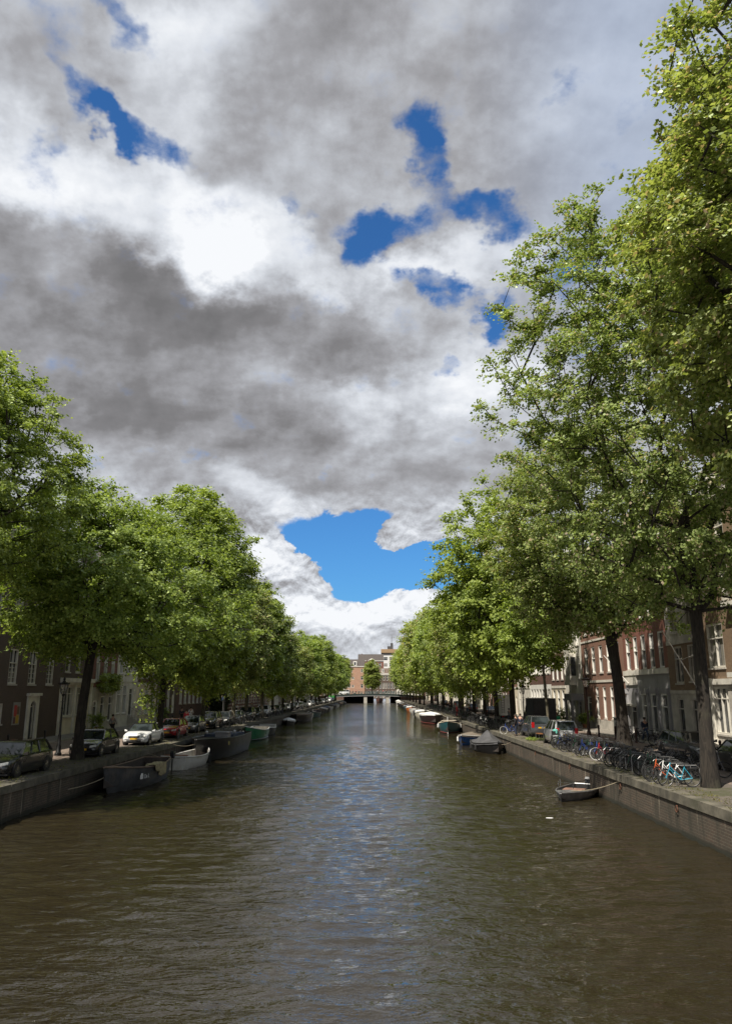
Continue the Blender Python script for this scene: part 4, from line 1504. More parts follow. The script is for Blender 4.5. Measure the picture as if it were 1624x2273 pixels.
fhouse(-15.2, -5.6, 380, 'orange red brick corner house with white cornice and dormer facing us beyond the bridge', B_SALMON,
       [(4.3, [(-3.4, 1.5, 0.6, 2.4, 'cross'), (0.2, 1.3, .1, 2.8, 'doordark'), (3.4, 1.5, .6, 2.4, 'cross')]), (4.0, [(-3.6, 1.3, 1, 1.9, 's'), (1.0, 1.2, 1.2, 1.3, 's'), (2.8, 1.3, 1, 1.9, 's'), (4.1, 1.0, 1, 1.9, 's')]),
        (4.0, [(-3.6, 1.3, 1, 1.9, 's'), (1.0, 1.2, 1.2, 1.3, 's'), (2.8, 1.3, 1, 1.9, 's'), (4.1, 1.0, 1, 1.9, 's')]), (3.4, [(-3.6, 1.3, .8, 1.8, 's'), (2.0, 1.3, .8, 1.8, 's'), (4.0, 1.1, .8, 1.8, 's')])],
       roof='gable', roofm=ROOF, extra=fdormer)
fhouse(-22.0, -15.3, 380.5, 'low white house with wide dark windows left of the orange brick corner house', OLDWHITE,
       [(4.2, row(3, 6.4, 1.3, .5, 2.8, 's')), (3.8, row(2, 6.4, 2.2, .6, 2.6, 's'))], roof='gable', roofm=ROOFR)
fhouse(-5.5, 1.0, 380.4, 'dark brown brick house with white windows behind the narrow oval tree', B_BROWN,
       [(4.2, row(4, 6.3, .95, .5, 3.0, 's')), (4.0, row(4, 6.3, .9, .8, 2.6, 's')), (3.9, row(4, 6.3, .9, .8, 2.4, 's')), (3.0, row(3, 6.3, .9, .6, 1.8, 's'))], roof='neck', roofm=ROOFR)
fhouse(1.1, 9.5, 380, 'dark brick house with white columns between its windows, right of the oval tree', B_BROWN,
       [(4.4, row(6, 8.3, .85, .4, 3.6, 's')), (4.0, row(6, 8.3, .85, .5, 3.0, 's')), (3.7, row(5, 8.3, .9, .6, 2.5, 's'), None, 0.4)], roof='mansard', roofm=ROOFR)
fhouse(9.6, 22.0, 380.3, 'pale house front with many narrow windows beyond the right end of the far bridge', OLDWHITE,
       [(4.4, row(8, 12, .9, .4, 3.4, 's')), (4.0, row(8, 12, .9, .5, 2.8, 's')), (3.4, row(8, 12, .9, .5, 2.2, 's'))], roof='flat')
fhouse(-9.5, 3.8, 402, 'red brick house with a long dark roof standing behind the front row', B_RED,
       [(5, []), (5, []), (5, []), (4.4, row(6, 12, 1.4, 1.4, 2.2, 's'))], roof='gable')


def ex_mod(e, hw, H):
    b = MB()
    b.box(-hw - 0.2, -8.0, H, hw + 0.2, 0.3, H + 2.2, 0)
    b.build('roof_fascia', plain('tan_cladding', (0.30, 0.20, 0.11), 0.7), e)
    c = MB()
    c.box(-2.4 + 1.2, -4.0, H + 2.2, -0.9 + 1.2, -2.4, H + 5.8, 0)
    c.box(1.2 - 1.0, -4.0, H + 2.2, 1.2 + 0.9, -2.4, H + 4.0, 0)
    c.build('roof_plant', plain('dark_cladding', (0.06, 0.06, 0.065), 0.6), e)
    d = MB()
    d.tube([(-0.4, -3.0, H + 5.8), (-0.4, -3.0, H + 11.5)], [0.16, 0.06], 5)
    d.tube([(-0.9, -3.0, H + 8.5), (0.1, -3.0, H + 8.5)], 0.05, 4)
    d.build('antenna', GALV, e)


fhouse(2.8, 13.5, 425, 'tall white modern block with tan roof fascia and antenna, highest building at the far end', plain('white_panels', (0.62, 0.62, 0.6), 0.6),
       [(16.5, []), (3.6, row(3, 9.6, 2.2, .8, 1.9, 's')), (3.6, row(3, 9.6, 2.4, .8, 1.9, 's')), (1.4, [], plain('dark_cladding', (0.06, 0.06, 0.065), 0.6))], cornice=0.2, roof='flat', extra=ex_mod)
fhouse(22.5, 60, 380, 'long brown brick row closing the view beyond the right end of the far bridge', B_BROWNRED,
       [(4.4, row(14, 36, 1.2, .6, 2.8, 's')), (3.8, row(14, 36, 1.2, .6, 2.4, 's')), (3.4, row(14, 36, 1.2, .6, 2.0, 's'))], roof='gable')
fhouse(-60, -22.5, 380, 'long brown brick row closing the view beyond the left end of the far bridge', B_BROWNRED,
       [(4.4, row(14, 36, 1.2, .6, 2.8, 's')), (3.8, row(14, 36, 1.2, .6, 2.4, 's')), (3.4, row(14, 36, 1.2, .6, 2.0, 's'))], roof='gable')

# ================================================================ vehicles
def paint(name, c, rough=0.28):
    return plain(name, c, rough, vary=0.05, scale=0.8, coat=0.8)


LENS = plain('headlamp_lens', (0.55, 0.55, 0.52), 0.12, vary=0.1, scale=8)
TAIL = plain('tail_lamp_red', (0.35, 0.01, 0.012), 0.2, vary=0.1, scale=8)
PLATE = plain('yellow_plate', (0.60, 0.36, 0.02), 0.4, vary=0.03)
DARKPLAST = plain('dark_plastic', (0.015, 0.015, 0.016), 0.55)
CAR_PROFILES = {
    # L, W, H, ground, hood z, belt z, boot z, x of: rear base, rear roof, front roof, windscreen base (from rear 0..1)
    'hatch': (4.15, 1.74, 1.47, 0.20, 0.86, 0.95, 0.95, 0.04, 0.16, 0.56, 0.74),
    'estate': (4.75, 1.82, 1.46, 0.20, 0.86, 0.94, 0.94, 0.03, 0.12, 0.58, 0.73),
    'saloon': (4.65, 1.82, 1.43, 0.20, 0.84, 0.92, 0.96, 0.14, 0.30, 0.57, 0.73),
    'suv': (4.5, 1.86, 1.68, 0.26, 1.02, 1.10, 1.10, 0.03, 0.13, 0.60, 0.74),
    'minivan': (4.2, 1.75, 1.66, 0.22, 0.98, 1.05, 1.05, 0.02, 0.08, 0.62, 0.80),
    'van': (5.0, 1.95, 2.0, 0.24, 1.10, 1.2, 1.2, 0.01, 0.03, 0.72, 0.86)}


def wheel_mesh():
    t, r_ = MB(), MB()
    t.ring((0, 0, 0), 0.255, 0.07, 'y', 20, 6, 0, 1.35)
    r_.disc((0, 0, 0), 0.215, 0.14, 'y', 20, 0)
    for k in range(7):
        a = 2 * PI * k / 7
        r_.add([(0.04 * math.cos(a + 1.3), s, 0.04 * math.sin(a + 1.3)) for s in (-0.095, 0.095)] +
               [(0.205 * math.cos(a + .13), s, 0.205 * math.sin(a + .13)) for s in (-0.09, 0.09)] +
               [(0.205 * math.cos(a - .13), s, 0.205 * math.sin(a - .13)) for s in (-0.09, 0.09)] +
               [(0.04 * math.cos(a - 1.3), s, 0.04 * math.sin(a - 1.3)) for s in (-0.095, 0.095)],
               [(0, 2, 4, 6), (1, 3, 5, 7), (0, 1, 3, 2), (6, 4, 5, 7)], 1)
    r_.ring((0, 0, 0), 0.205, 0.02, 'y', 20, 4, 1, 4.2)
    return t.mesh('wheel', RUBBER, True), r_.mesh('rim', [DARKPLAST, CHROME])


WHEEL, RIM = wheel_mesh()
CAR_CACHE = {}


def car_meshes(kind):
    if kind in CAR_CACHE:
        return CAR_CACHE[kind]
    L, W, H, g0, hood, belt, boot, ra, rb, rc, rd = CAR_PROFILES[kind]
    w = W / 2
    X = lambda t: (t - 0.5) * L
    st = [(0.0, .84, g0 + .18, boot - .22), (0.012, .92, g0 + .08, boot - .06), (0.05, .97, g0, boot), (ra + .04 if ra > .1 else .10, 1, g0, boot), (max(.2, ra + .06), 1, g0, belt),
          (0.5, 1, g0, belt - .01), (rd - .01, 1, g0, belt - .02), (rd + .03, .99, g0, hood + .03), (0.90, .95, g0, hood - .07), (0.965, .88, g0 + .02, hood - .2), (0.992, .76, g0 + .08, hood - .3), (1.0, .66, g0 + .16, hood - .36)]
    rings = []
    for t, k, zb, zt in st:
        ww = w * k
        zm = zb + (zt - zb) * 0.55
        rings.append([(X(t), y, z) for y, z in ((-ww * .9, zb), (-ww * .99, zb + .1), (-ww, zm), (-ww * .965, zt - .07), (-ww * .88, zt), (0, zt + .025),
                                                (ww * .88, zt), (ww * .965, zt - .07), (ww, zm), (ww * .99, zb + .1), (ww * .9, zb))])
    b = MB()
    b.loft(rings)
    for sx in (-1, 1):      # wheel-arch hollows, dark
        for xx in (X(.18), X(.82)):
            b.disc((xx, sx * (w - .115), 0.335), 0.375, 0.24, 'y', 20, 1)
    b.box(X(.03), -w * .86, g0 - .05, X(.97), w * .86, g0 + .02, 1)
    body = b.mesh('body', [DARKPLAST, DARKPLAST], True)
    gl = MB()
    wb, wt = w * .90, w * .70
    zb, zt = belt - .03, H - .05
    A, B, C_, D = X(ra), X(rb), X(rc), X(rd)
    gl.loft([[(A, -wb * .93, zb), (A, wb * .93, zb), (D, wb, zb), (D, -wb, zb)], [(B, -wt, zt), (B, wt, zt), (C_, wt, zt), (C_, -wt, zt)]])
    glass = gl.mesh('glass', CARGLASS)
    ro = MB()
    ro.loft([[(B - .04, -wt - .015, zt - .01), (B - .04, wt + .015, zt - .01), (C_ + .04, wt + .015, zt - .01), (C_ + .04, -wt - .015, zt - .01)],
             [(B + .02, -wt * .94, zt + .04), (B + .02, wt * .94, zt + .04), (C_ - .04, wt * .94, zt + .04), (C_ - .04, -wt * .94, zt + .04)],
             [(B + .2, -wt * .7, H), (B + .2, wt * .7, H), (C_ - .25, wt * .7, H), (C_ - .25, -wt * .7, H)]])
    for s in (-1, 1):
        ro.tube([(A, s * wb * .93, zb), (B, s * wt, zt)], [0.07, 0.05], 5)
        ro.tube([(D, s * wb, zb), (C_, s * wt, zt)], [0.045, 0.035], 5)
        for f in ((.48,) if kind in ('hatch', 'saloon') else (.40, .70)):
            ro.tube([(A + (D - A) * f, s * (wb * .985), zb), (B + (C_ - B) * f, s * (wt + .005), zt)], 0.032, 4)
    roof = ro.mesh('roof', DARKPLAST, True)
    parts = {}
    for s in (-1, 1):
        h = MB()
        h.loft([[(X(.965), s * w * .86, hood - .27), (X(.985), s * w * .50, hood - .33), (X(.985), s * w * .50, hood - .20), (X(.955), s * w * .86, hood - .15)],
                [(X(.985), s * w * .80, hood - .27), (X(1.0), s * w * .48, hood - .33), (X(.995), s * w * .48, hood - .21), (X(.968), s * w * .80, hood - .15)]])
        parts['headlight%d' % s] = ('headlight', h.mesh('headlight', LENS))
        t = MB()
        tz = boot - .32 if kind not in ('suv', 'minivan', 'van') else boot - .28
        hh = .16 if kind not in ('suv', 'minivan', 'van') else .42
        t.box(X(-.004), s * w * .74 - .12, tz, X(.02), s * w * .74 + .10, tz + hh)
        parts['taillight%d' % s] = ('tail_light', t.mesh('tail_light', TAIL))
        m_ = MB()
        m_.loft([[(D - .12, s * (w - .02), belt - .02), (D - .04, s * (w - .02), belt - .02), (D - .04, s * (w - .02), belt + .05), (D - .12, s * (w - .02), belt + .05)],
                 [(D - .18, s * (w + .18), belt - .02), (D - .06, s * (w + .17), belt - .02), (D - .06, s * (w + .17), belt + .12), (D - .18, s * (w + .18), belt + .12)]])
        parts['mirror%d' % s] = ('mirror', m_.mesh('mirror', DARKPLAST))
    p = MB()
    p.box(X(1.0) - .01, -.26, .40, X(1.0) + .02, .26, .51)
    p.box(X(0) - .02, -.26, boot - .34, X(0) + .01, .26, boot - .23)
    g_ = MB()
    g_.box(X(.99), -w * .42, hood - .34, X(1.0) + .012, w * .42, hood - .20, 0)
    g_.box(X(.99), -w * .55, g0 + .05, X(1.0) + .005, w * .55, g0 + .17, 0)
    for k in range(3):
        g_.box(X(1.0) + .012, -w * .40, hood - .325 + k * .045, X(1.0) + .02, w * .40, hood - .315 + k * .045, 1)
    parts['plates'] = ('number_plate', p.mesh('number_plate', PLATE))
    parts['grille'] = ('grille', g_.mesh('grille', [DARKPLAST, CHROME]))
    CAR_CACHE[kind] = (body, glass, roof, parts, X)
    return CAR_CACHE[kind]


def car(kind, col, x, y, rz, label, group='cars parked along the quays', name='parked_car', near=True, z=None, roofcol=None):
    """rz = heading of the nose"""
    body, glass, roof, parts, X = car_meshes(kind)
    e = empty(name, (x, y, STREET_Z if z is None else z), rz)
    tag(e, label, 'van' if kind == 'van' else 'car', group)
    if near:
        o = mobj('body', body, e)
        o.material_slots[0].link = 'OBJECT'
        o.material_slots[0].material = col
        mobj('glass', glass, e)
        r_ = mobj('roof', roof, e)
        r_.material_slots[0].link = 'OBJECT'
        r_.material_slots[0].material = roofcol or col
        for key, (nm, me) in parts.items():
            q = mobj(nm, me, e)
            if nm == 'mirror':
                q.material_slots[0].link = 'OBJECT'
                q.material_slots[0].material = col
    else:
        o = mobj('body', body, e)
        o.material_slots[0].link = 'OBJECT'
        o.material_slots[0].material = col
        mobj('glass', glass, e)
        r_ = mobj('roof', roof, e)
        r_.material_slots[0].link = 'OBJECT'
        r_.material_slots[0].material = col
        for key in ('headlight-1', 'headlight1', 'taillight-1', 'taillight1', 'grille'):
            mobj(parts[key][0], parts[key][1], e)
    W = CAR_PROFILES[kind][1]
    for t in (.18, .82):
        for s in (-1, 1):
            wv = mobj('wheel', WHEEL, e, (X(t), s * (W / 2 - .085), 0.325))
            if near:
                mobj('rim', RIM, wv)
    return e


P_BLACK = paint('black_paint', (0.012, 0.012, 0.013))
P_DARK = paint('dark_grey_paint', (0.045, 0.048, 0.052))
P_GREY = paint('grey_paint', (0.16, 0.165, 0.17))
P_SILVER = paint('silver_paint', (0.38, 0.39, 0.40))
P_WHITE = paint('car_white_paint', (0.72, 0.73, 0.73))
P_RED = paint('car_red_paint', (0.42, 0.012, 0.02))
P_BLUE = paint('dark_blue_paint', (0.02, 0.035, 0.08))
G_L = 'cars parked nose to tail along the left quay'
DN, UP = R(-90), R(90)
car('estate', P_BLACK, -16.45, 36.2, DN, 'black estate car with oval grille at the left edge, nearest on the left quay', G_L)
car('hatch', P_BLACK, -16.6, 47.0, DN, 'glossy black hatchback with yellow plate, just right of the left elm trunk', G_L)
car('saloon', P_WHITE, -16.75, 57.2, DN, 'white saloon car with black glass roof on the left quay', G_L, roofcol=P_BLACK)
car('hatch', P_RED, -16.8, 65.5, DN, 'bright red hatchback parked on the left quay', G_L)
car('hatch', P_DARK, -16.9, 73.0, DN, 'dark grey car parked directly behind the red hatchback', G_L)
car('suv', P_BLACK, -16.9, 80.5, DN, 'tall black off-road car, second behind the red hatchback', G_L)
seq = [(88, 'hatch', P_DARK, 'dark grey'), (95.5, 'saloon', P_GREY, 'mid grey'), (103, 'suv', P_DARK, 'dark grey tall'), (111, 'hatch', P_BLACK, 'black'),
       (118.5, 'suv', P_WHITE, 'white tall'), (126, 'hatch', P_DARK, 'dark grey'), (133.5, 'estate', P_GREY, 'mid grey'), (141, 'hatch', P_BLACK, 'black'),
       (149, 'saloon', P_SILVER, 'silver'), (157, 'hatch', P_DARK, 'dark grey'), (165, 'estate', P_GREY, 'mid grey'), (174, 'hatch', P_SILVER, 'silver'),
       (184, 'van', P_WHITE, 'white'), (195, 'saloon', P_WHITE, 'white'), (206, 'hatch', P_DARK, 'dark grey'), (218, 'suv', P_GREY, 'mid grey'), (232, 'hatch', P_BLACK, 'black'),
       (246, 'saloon', P_GREY, 'mid grey'), (262, 'hatch', P_DARK, 'dark grey'), (280, 'suv', P_WHITE, 'white tall'), (298, 'hatch', P_BLUE, 'dark blue')]
for i, (y, kd, cm, cn) in enumerate(seq):
    car(kd, cm, -16.9 + random.uniform(-.12, .12), y, DN, '%s car, left quay, %s behind the tall black off-road car' % (cn, ORD[i]) if kd != 'van' else
        'white van on the left quay, %s in line behind the tall black off-road car' % ORD[i], G_L, near=y < 130)
G_R = 'vehicles parked along the right quay'
car('minivan', P_SILVER, 13.05, 56.9, UP, 'silver minivan seen from behind on the right quay', G_R)
car('suv', P_DARK, 13.2, 66.1, UP, 'dark off-road car with tall red tail lights in front of the silver minivan', G_R)
car('hatch', P_BLACK, 17.0, 37.4, UP, 'black hatchback with red tail lights behind the nearest right elm trunk', G_R)
car('estate', P_DARK, 17.6, 45.2, DN + R(6), 'dark grey car with light roof rail behind the parked bicycles', G_R)
for i, (y, kd, cm, cn) in enumerate([(108, 'hatch', P_GREY, 'mid grey'), (124, 'saloon', P_BLACK, 'black'), (146, 'hatch', P_DARK, 'dark grey'), (172, 'suv', P_SILVER, 'silver'), (205, 'hatch', P_BLACK, 'black')]):
    car(kd, cm, 17.6, y, UP, '%s car in the right hand street, %s beyond the white box truck' % (cn, ORD[i]), G_R, near=False)


def truck(x, y, label, boxm, cabm, w, h, l, ladder, rz=UP):
    e = empty('box_truck', (x, y, STREET_Z), rz)
    tag(e, label, 'truck', G_R)
    b = MB()
    b.box(-l / 2, -w / 2, 0.75, l / 2 - 1.7, w / 2, h)
    for sx in (-l / 2 + .02, l / 2 - 1.72):
        for s in (-1, 1):
            b.tube([(sx, s * w / 2, .75), (sx, s * w / 2, h)], 0.035, 4)
    bo = b.build('box', boxm, e)
    c = MB()
    c.loft([[(l / 2 - 1.68, -w * .46, .5), (l / 2, -w * .46, .5), (l / 2, w * .46, .5), (l / 2 - 1.68, w * .46, .5)],
            [(l / 2 - 1.68, -w * .46, 1.3), (l / 2 + .02, -w * .46, 1.25), (l / 2 + .02, w * .46, 1.25), (l / 2 - 1.68, w * .46, 1.3)],
            [(l / 2 - 1.68, -w * .42, 2.2), (l / 2 - .45, -w * .42, 2.15), (l / 2 - .45, w * .42, 2.15), (l / 2 - 1.68, w * .42, 2.2)]])
    c.build('cab', cabm, e)
    f = MB()
    f.box(-l / 2 + .1, -w * .4, .5, l / 2 - .3, w * .4, .74)
    f.box(-l / 2 - .05, -w * .45, .42, -l / 2 + .05, w * .45, .56)
    f.build('chassis', DARKPLAST, e)
    for s in (-1, 1):
        t = MB()
        t.box(-l / 2 - .07, s * w * .38 - .12, .58, -l / 2 - .051, s * w * .38 + .12, .70)
        t.build('tail_light', TAIL, e)
    for t_ in (-l / 2 + 1.0, l / 2 - .9):
        for s in (-1, 1):
            wv = mobj('wheel', WHEEL, e, (t_, s * (w / 2 - .14), 0.36))
            wv.scale = (1.12,) * 3
            mobj('rim', RIM, wv)
    p_ = MB()
    p_.box(-l / 2 - .075, -.5, .44, -l / 2 - .052, 0.02, .54)
    p_.build('number_plate', PLATE, e)
    if ladder:
        a = MB()
        for yy in (.45, .80):
            a.tube([(-l / 2 - .06, yy, 1.0), (-l / 2 - .06, yy, h - .25)], 0.022, 5)
        for k in range(7):
            zz = 1.15 + k * (h - 1.55) / 6
            a.tube([(-l / 2 - .06, .45, zz), (-l / 2 - .06, .80, zz)], 0.018, 5)
        a.build('ladder', DARKPLAST, e)
        d = MB()
        d.box(-l / 2 - .02, -.02, .8, -l / 2 - .005, .0, h - .08)
        d.build('door_seam', DARKPLAST, e)
    return e


truck(16.3, 101.0, 'white box truck with a black ladder on its rear', plain('truck_white', (0.74, 0.74, 0.73), 0.45, vary=.04), P_WHITE, 1.75, 3.25, 5.4, True)
truck(17.3, 84.5, 'dark canvas sided box truck left of the silver minivan', plain('dark_canvas', (0.045, 0.045, 0.048), 0.8, vary=.3, bump=.8), P_BLACK, 2.25, 2.95, 5.8, False)

# ================================================================ boats
WOOD = plain('varnished_wood', (0.24, 0.10, 0.035), 0.4, vary=.3, scale=5)
DECKW = plain('weathered_planks', (0.17, 0.12, 0.085), 0.75, vary=.3, scale=4)
H_GREY = plain('worn_grey_hull', (0.055, 0.058, 0.062), 0.5, vary=.35, scale=2.5, dirt=(0.13, 0.115, 0.10), bump=.3)
H_BLACK = plain('black_hull', (0.010, 0.010, 0.011), 0.4)
H_WHITE = plain('white_hull', (0.62, 0.61, 0.58), 0.35, vary=.06, dirt=(0.42, 0.38, 0.3))
H_GREEN = plain('green_hull', (0.01, 0.16, 0.075), 0.3, vary=.1)
H_BLUE = plain('blue_hull', (0.012, 0.075, 0.27), 0.3, vary=.12)
H_TEAL = plain('teal_hull', (0.02, 0.085, 0.10), 0.35, vary=.15)
H_ORANGE = plain('orange_hull', (0.55, 0.15, 0.03), 0.4)
TARP = plain('grey_tarpaulin', (0.06, 0.06, 0.063), 0.75, vary=.25, scale=1.6, bump=.8)
TARPB = plain('blue_grey_tarpaulin', (0.04, 0.055, 0.09), 0.7, vary=.25, bump=.6)
TARPW = plain('white_cover', (0.70, 0.70, 0.68), 0.6, vary=.06)
ROPE = plain('rope', (0.26, 0.22, 0.15), 0.9)
CLOTH = plain('beige_cloth', (0.33, 0.28, 0.16), 0.9, vary=.3, scale=6, bump=.6)
FLOORB = plain('boat_floor', (0.05, 0.04, 0.035), 0.8, vary=.3)
TAN = plain('tan_cover', (0.15, 0.125, 0.095), 0.8, vary=.2, bump=.5)
BUOYR = plain('red_antifoul', (0.12, 0.02, 0.015), 0.7)


def hull_stations(L, B, fb, n=14, stern=0.78, sheer=0.35, power=2.2, both=False):
    out = []
    for i in range(n + 1):
        t = i / n                    # 0 stern .. 1 bow
        if both:
            hb = B / 2 * (1 - abs(2 * t - 1) ** power) ** 0.8 + 0.02
        else:
            hb = B / 2 * (stern + (1 - stern) * min(1, t / 0.35) ** .7) * (1 - max(0, (t - 0.42) / 0.58) ** power)
        hb = max(hb, 0.025)
        z = fb * (1 + sheer * (abs(t - 0.4) / 0.6) ** 2)
        out.append(((t - 0.5) * L + (0.085 * L * (t ** 6)), hb, z))
    return out


def boat(kind, L, B, fb, hm, x, y, rz, label, rim=None, cover=None, parts=(), group='boats moored along the quays', stern=.78, sheer=.35,
         both=False, name='moored_boat', low=None, peak=0.5, cat='boat', inner=None, power=2.2):
    e = empty(name, (x, y, 0.0), rz)
    tag(e, label, cat, group)
    st = hull_stations(L, B, fb, 14, stern, sheer, power, both)
    h = MB()
    rings = []
    for k, (sx, hb, z) in enumerate(st):
        fl = 0.80
        nar = hb * 0.6
        rings.append([(sx, -hb, z), (sx - .02 * L * (k / 14) ** 4, -hb * .97, z * .55), (sx - .085 * L * (k / 14) ** 4, -hb * fl, 0.0), (sx - .12 * L * (k / 14) ** 4, -nar, -0.28),
                      (sx - .12 * L * (k / 14) ** 4, nar, -0.28), (sx - .085 * L * (k / 14) ** 4, hb * fl, 0.0), (sx - .02 * L * (k / 14) ** 4, hb * .97, z * .55), (sx, hb, z)])
    h.loft(rings, 0, True, closed=False)
    # inside skin
    ins = []
    for k, (sx, hb, z) in enumerate(st):
        ib = max(0.01, hb - 0.07)
        zz = max(0.06, z * 0.25)
        sxx = sx * 0.975
        ins.append([(sxx, -ib, z), (sxx, -ib * .86, zz), (sxx, ib * .86, zz), (sxx, ib, z)])
    h.loft(ins, 1, True, closed=False)
    hull = h.build('hull', [hm, inner or FLOORB], e, True)
    if low:
        lw = MB()
        for s in (-1, 1):
            lw.tube([(sx - .08 * L * (k / 14) ** 4, s * (hb * .835 + .012), 0.08) for k, (sx, hb, z) in enumerate(st)], 0.05, 4)
        lw.build('boot_stripe', low, e)
    g_ = MB()
    pts = [(sx, -hb, z + .01) for sx, hb, z in st] + [(sx, hb, z + .01) for sx, hb, z in reversed(st)]
    pts.append(pts[0])
    g_.tube(pts, 0.045 if L > 5 else 0.035, 6)
    g_.build('gunwale', rim or DECKW, e, True)
    if cover:
        c = MB()
        rg = []
        rs = random.Random(int(L * 100))
        for k, (sx, hb, z) in enumerate(st):
            t = k / 14
            up = peak * math.exp(-((t - 0.45) / 0.22) ** 2) + 0.10
            q = []
            for j in range(9):
                u = -1 + 2 * j / 8
                q.append((sx, u * (hb + .05), z + 0.03 + up * (1 - abs(u)) ** (1.0 if peak > .6 else .6) - (0.14 if j in (0, 8) else 0) + rs.uniform(-.02, .02)))
            rg.append(q)
        c.loft(rg, 0, False, closed=False)
        c.build('cover', cover, e, True)
    else:
        if 'thwarts' in parts:
            for t in (0.28, 0.5, 0.7):
                k = int(t * 14)
                sx, hb, z = st[k]
                m_ = MB()
                m_.box(sx - .13, -hb + .06, z * .62, sx + .13, hb - .06, z * .62 + .04)
                m_.build('thwart', WOOD if 'wood' in parts else DECKW, e)
    if 'foredeck' in parts:
        m_ = MB()
        rg = [[(sx, -hb + .03, z + .012), (sx, 0, z + .07), (sx, hb - .03, z + .012)] for sx, hb, z in st[10:]]
        m_.loft(rg, 0, False, closed=False)
        m_.build('foredeck', rim or DECKW, e)
    if 'bench' in parts:
        m_ = MB()
        sx, hb, z = st[1]
        m_.box(sx, -hb + .1, z * .45, sx + .6, hb - .1, z * .55)
        m_.box(sx, -hb + .1, z * .55, sx + .08, hb - .1, z * 1.15)
        m_.build('stern_bench', WOOD, e)
    if 'motor' in parts:
        sx, hb, z = st[0]
        m_ = MB()
        m_.loft([[(sx - .12 - a, -b, zz), (sx - .12 - a, b, zz), (sx - .12 + a, b, zz), (sx - .12 + a, -b, zz)] for a, b, zz in
                 ((.08, .07, z - .12), (.14, .12, z + .02), (.15, .13, z + .26), (.09, .09, z + .36))])
        m_.tube([(sx - .14, 0, z - .1), (sx - .16, 0, -0.2)], 0.045, 5)
        m_.tube([(sx - .02, 0, z + .2), (sx + .5, .05, z + .3)], 0.02, 5)
        m_.build('outboard_motor', plain('motor_cowl', (0.02, 0.022, 0.025), 0.35), e)
    if 'console' in parts:
        sx, hb, z = st[6]
        m_ = MB()
        m_.box(sx - .3, -.35, z * .3, sx + .3, .35, z + .25)
        m_.tube([(sx + .25, -.32, z + .25), (sx + .15, -.32, z + .55), (sx + .15, .32, z + .55), (sx + .25, .32, z + .25)], 0.02, 5)
        m_.build('console', H_WHITE, e)
    if 'frame' in parts:        # white rectangular cabin/bench frame
        sx, hb, z = st[3]
        m_ = MB()
        m_.box(sx - .5, -hb + .1, z - .1, sx + .5, hb - .1, z + .28)
        m_.box(sx - .55, -hb + .06, z + .28, sx + .55, hb - .06, z + .33)
        m_.build('cabin_box', H_WHITE, e)
    if 'fenders' in parts:
        for k in (4, 8):
            sx, hb, z = st[k]
            for s in (1, -1):
                m_ = MB()
                m_.lathe([(.02, z - .05), (.09, z - .16), (.10, z - .5), (.02, z - .6)], 8, 0, (sx, s * (hb + .10), 0))
                m_.tube([(sx, s * (hb + .10), z - .06), (sx, s * hb, z + .05)], 0.012, 4)
                m_.build('fender', plain('fender_white', (0.6, 0.6, 0.58), 0.5) if 'whitefenders' in parts else RUBBER, e)
    if 'tyres' in parts:
        for k in (0, 1, 2, 3):
            sx, hb, z = st[0]
            m_ = MB()
            m_.ring((sx - .12, (k - 1.5) * hb * .5, z * .62), 0.24, 0.09, 'x', 14, 6)
            m_.build('tyre_fender', RUBBER, e)
    return e, st


def rope(pts, name, label, r=0.018):
    m = MB()
    m.tube(pts, r, 5)
    o = m.build(name, ROPE)
    tag(o, label, 'rope')
    return o


def sagline(a, b, sag, n=10):
    a, b = Vector(a), Vector(b)
    return [a + (b - a) * (i / n) - Vector((0, 0, sag * math.sin(PI * i / n))) for i in range(n + 1)]


GB_L = 'boats moored along the left quay'
GB_R = 'boats moored along the right quay'
# ---- left
e, st = boat('open', 7.8, 2.35, 0.98, H_GREY, -13.35, 44.3, R(-92), 'large worn grey open boat with beige cloth over its side, nearest on the left', rim=DECKW,
             parts=('thwarts', 'foredeck'), group=GB_L, stern=.7, sheer=.35, inner=FLOORB)
# rail tube inside, cloth and lettering
m_ = MB()
rs = np.random.RandomState(3)
sx, hb, z = st[6]
# boat heads to -Y, so its canal side is local +y... (rotated -94 deg)
nx_, nz_ = 22, 14
grid = []
for i in range(nx_ + 1):
    rw = []
    for j in range(nz_ + 1):
        u, v = i / nx_, j / nz_
        xx = sx - 1.0 + 1.9 * u + 0.05 * math.sin(v * 7 + u * 4)
        drop = 0.62 * (0.8 + 0.3 * math.sin(u * 5.3) + .1 * math.sin(u * 17))
        if v < 0.35:
            yy = hb - 0.55 + v / 0.35 * 0.58
            zz = z * .95 + 0.12 + 0.05 * math.sin(u * 11 + v * 9)
        else:
            yy = hb + 0.07 + 0.05 * math.sin(u * 21) + .02 * math.sin(u * 43)
            zz = z + 0.10 - (v - 0.35) / 0.65 * drop
        rw.append((xx, yy, zz))
    grid.append(rw)
m_.loft(grid, 0, False, closed=False)
c_ = m_.build('draped_cloth', CLOTH, None, True)
c_.location = e.location
c_.rotation_euler = e.rotation_euler
tag(c_, 'crumpled beige cloth hanging over the side of the worn grey boat', 'cloth')
sol = c_.modifiers.new('Solidify', 'SOLIDIFY')
sol.thickness = 0.015


def lettering(txt, size, parent, loc, rot, m, name='lettering'):
    cu = bpy.data.curves.new(name, 'FONT')
    cu.body = txt
    cu.size = size
    cu.extrude = 0.004
    cu.materials.append(m)
    tmp = bpy.data.objects.new(name, cu)
    link(tmp)
    dg = bpy.context.evaluated_depsgraph_get()
    me = bpy.data.meshes.new_from_object(tmp.evaluated_get(dg))
    bpy.data.objects.remove(tmp)
    o = bpy.data.objects.new(name, me)
    link(o)
    o.location = loc
    o.rotation_euler = rot
    o.parent = parent
    return o


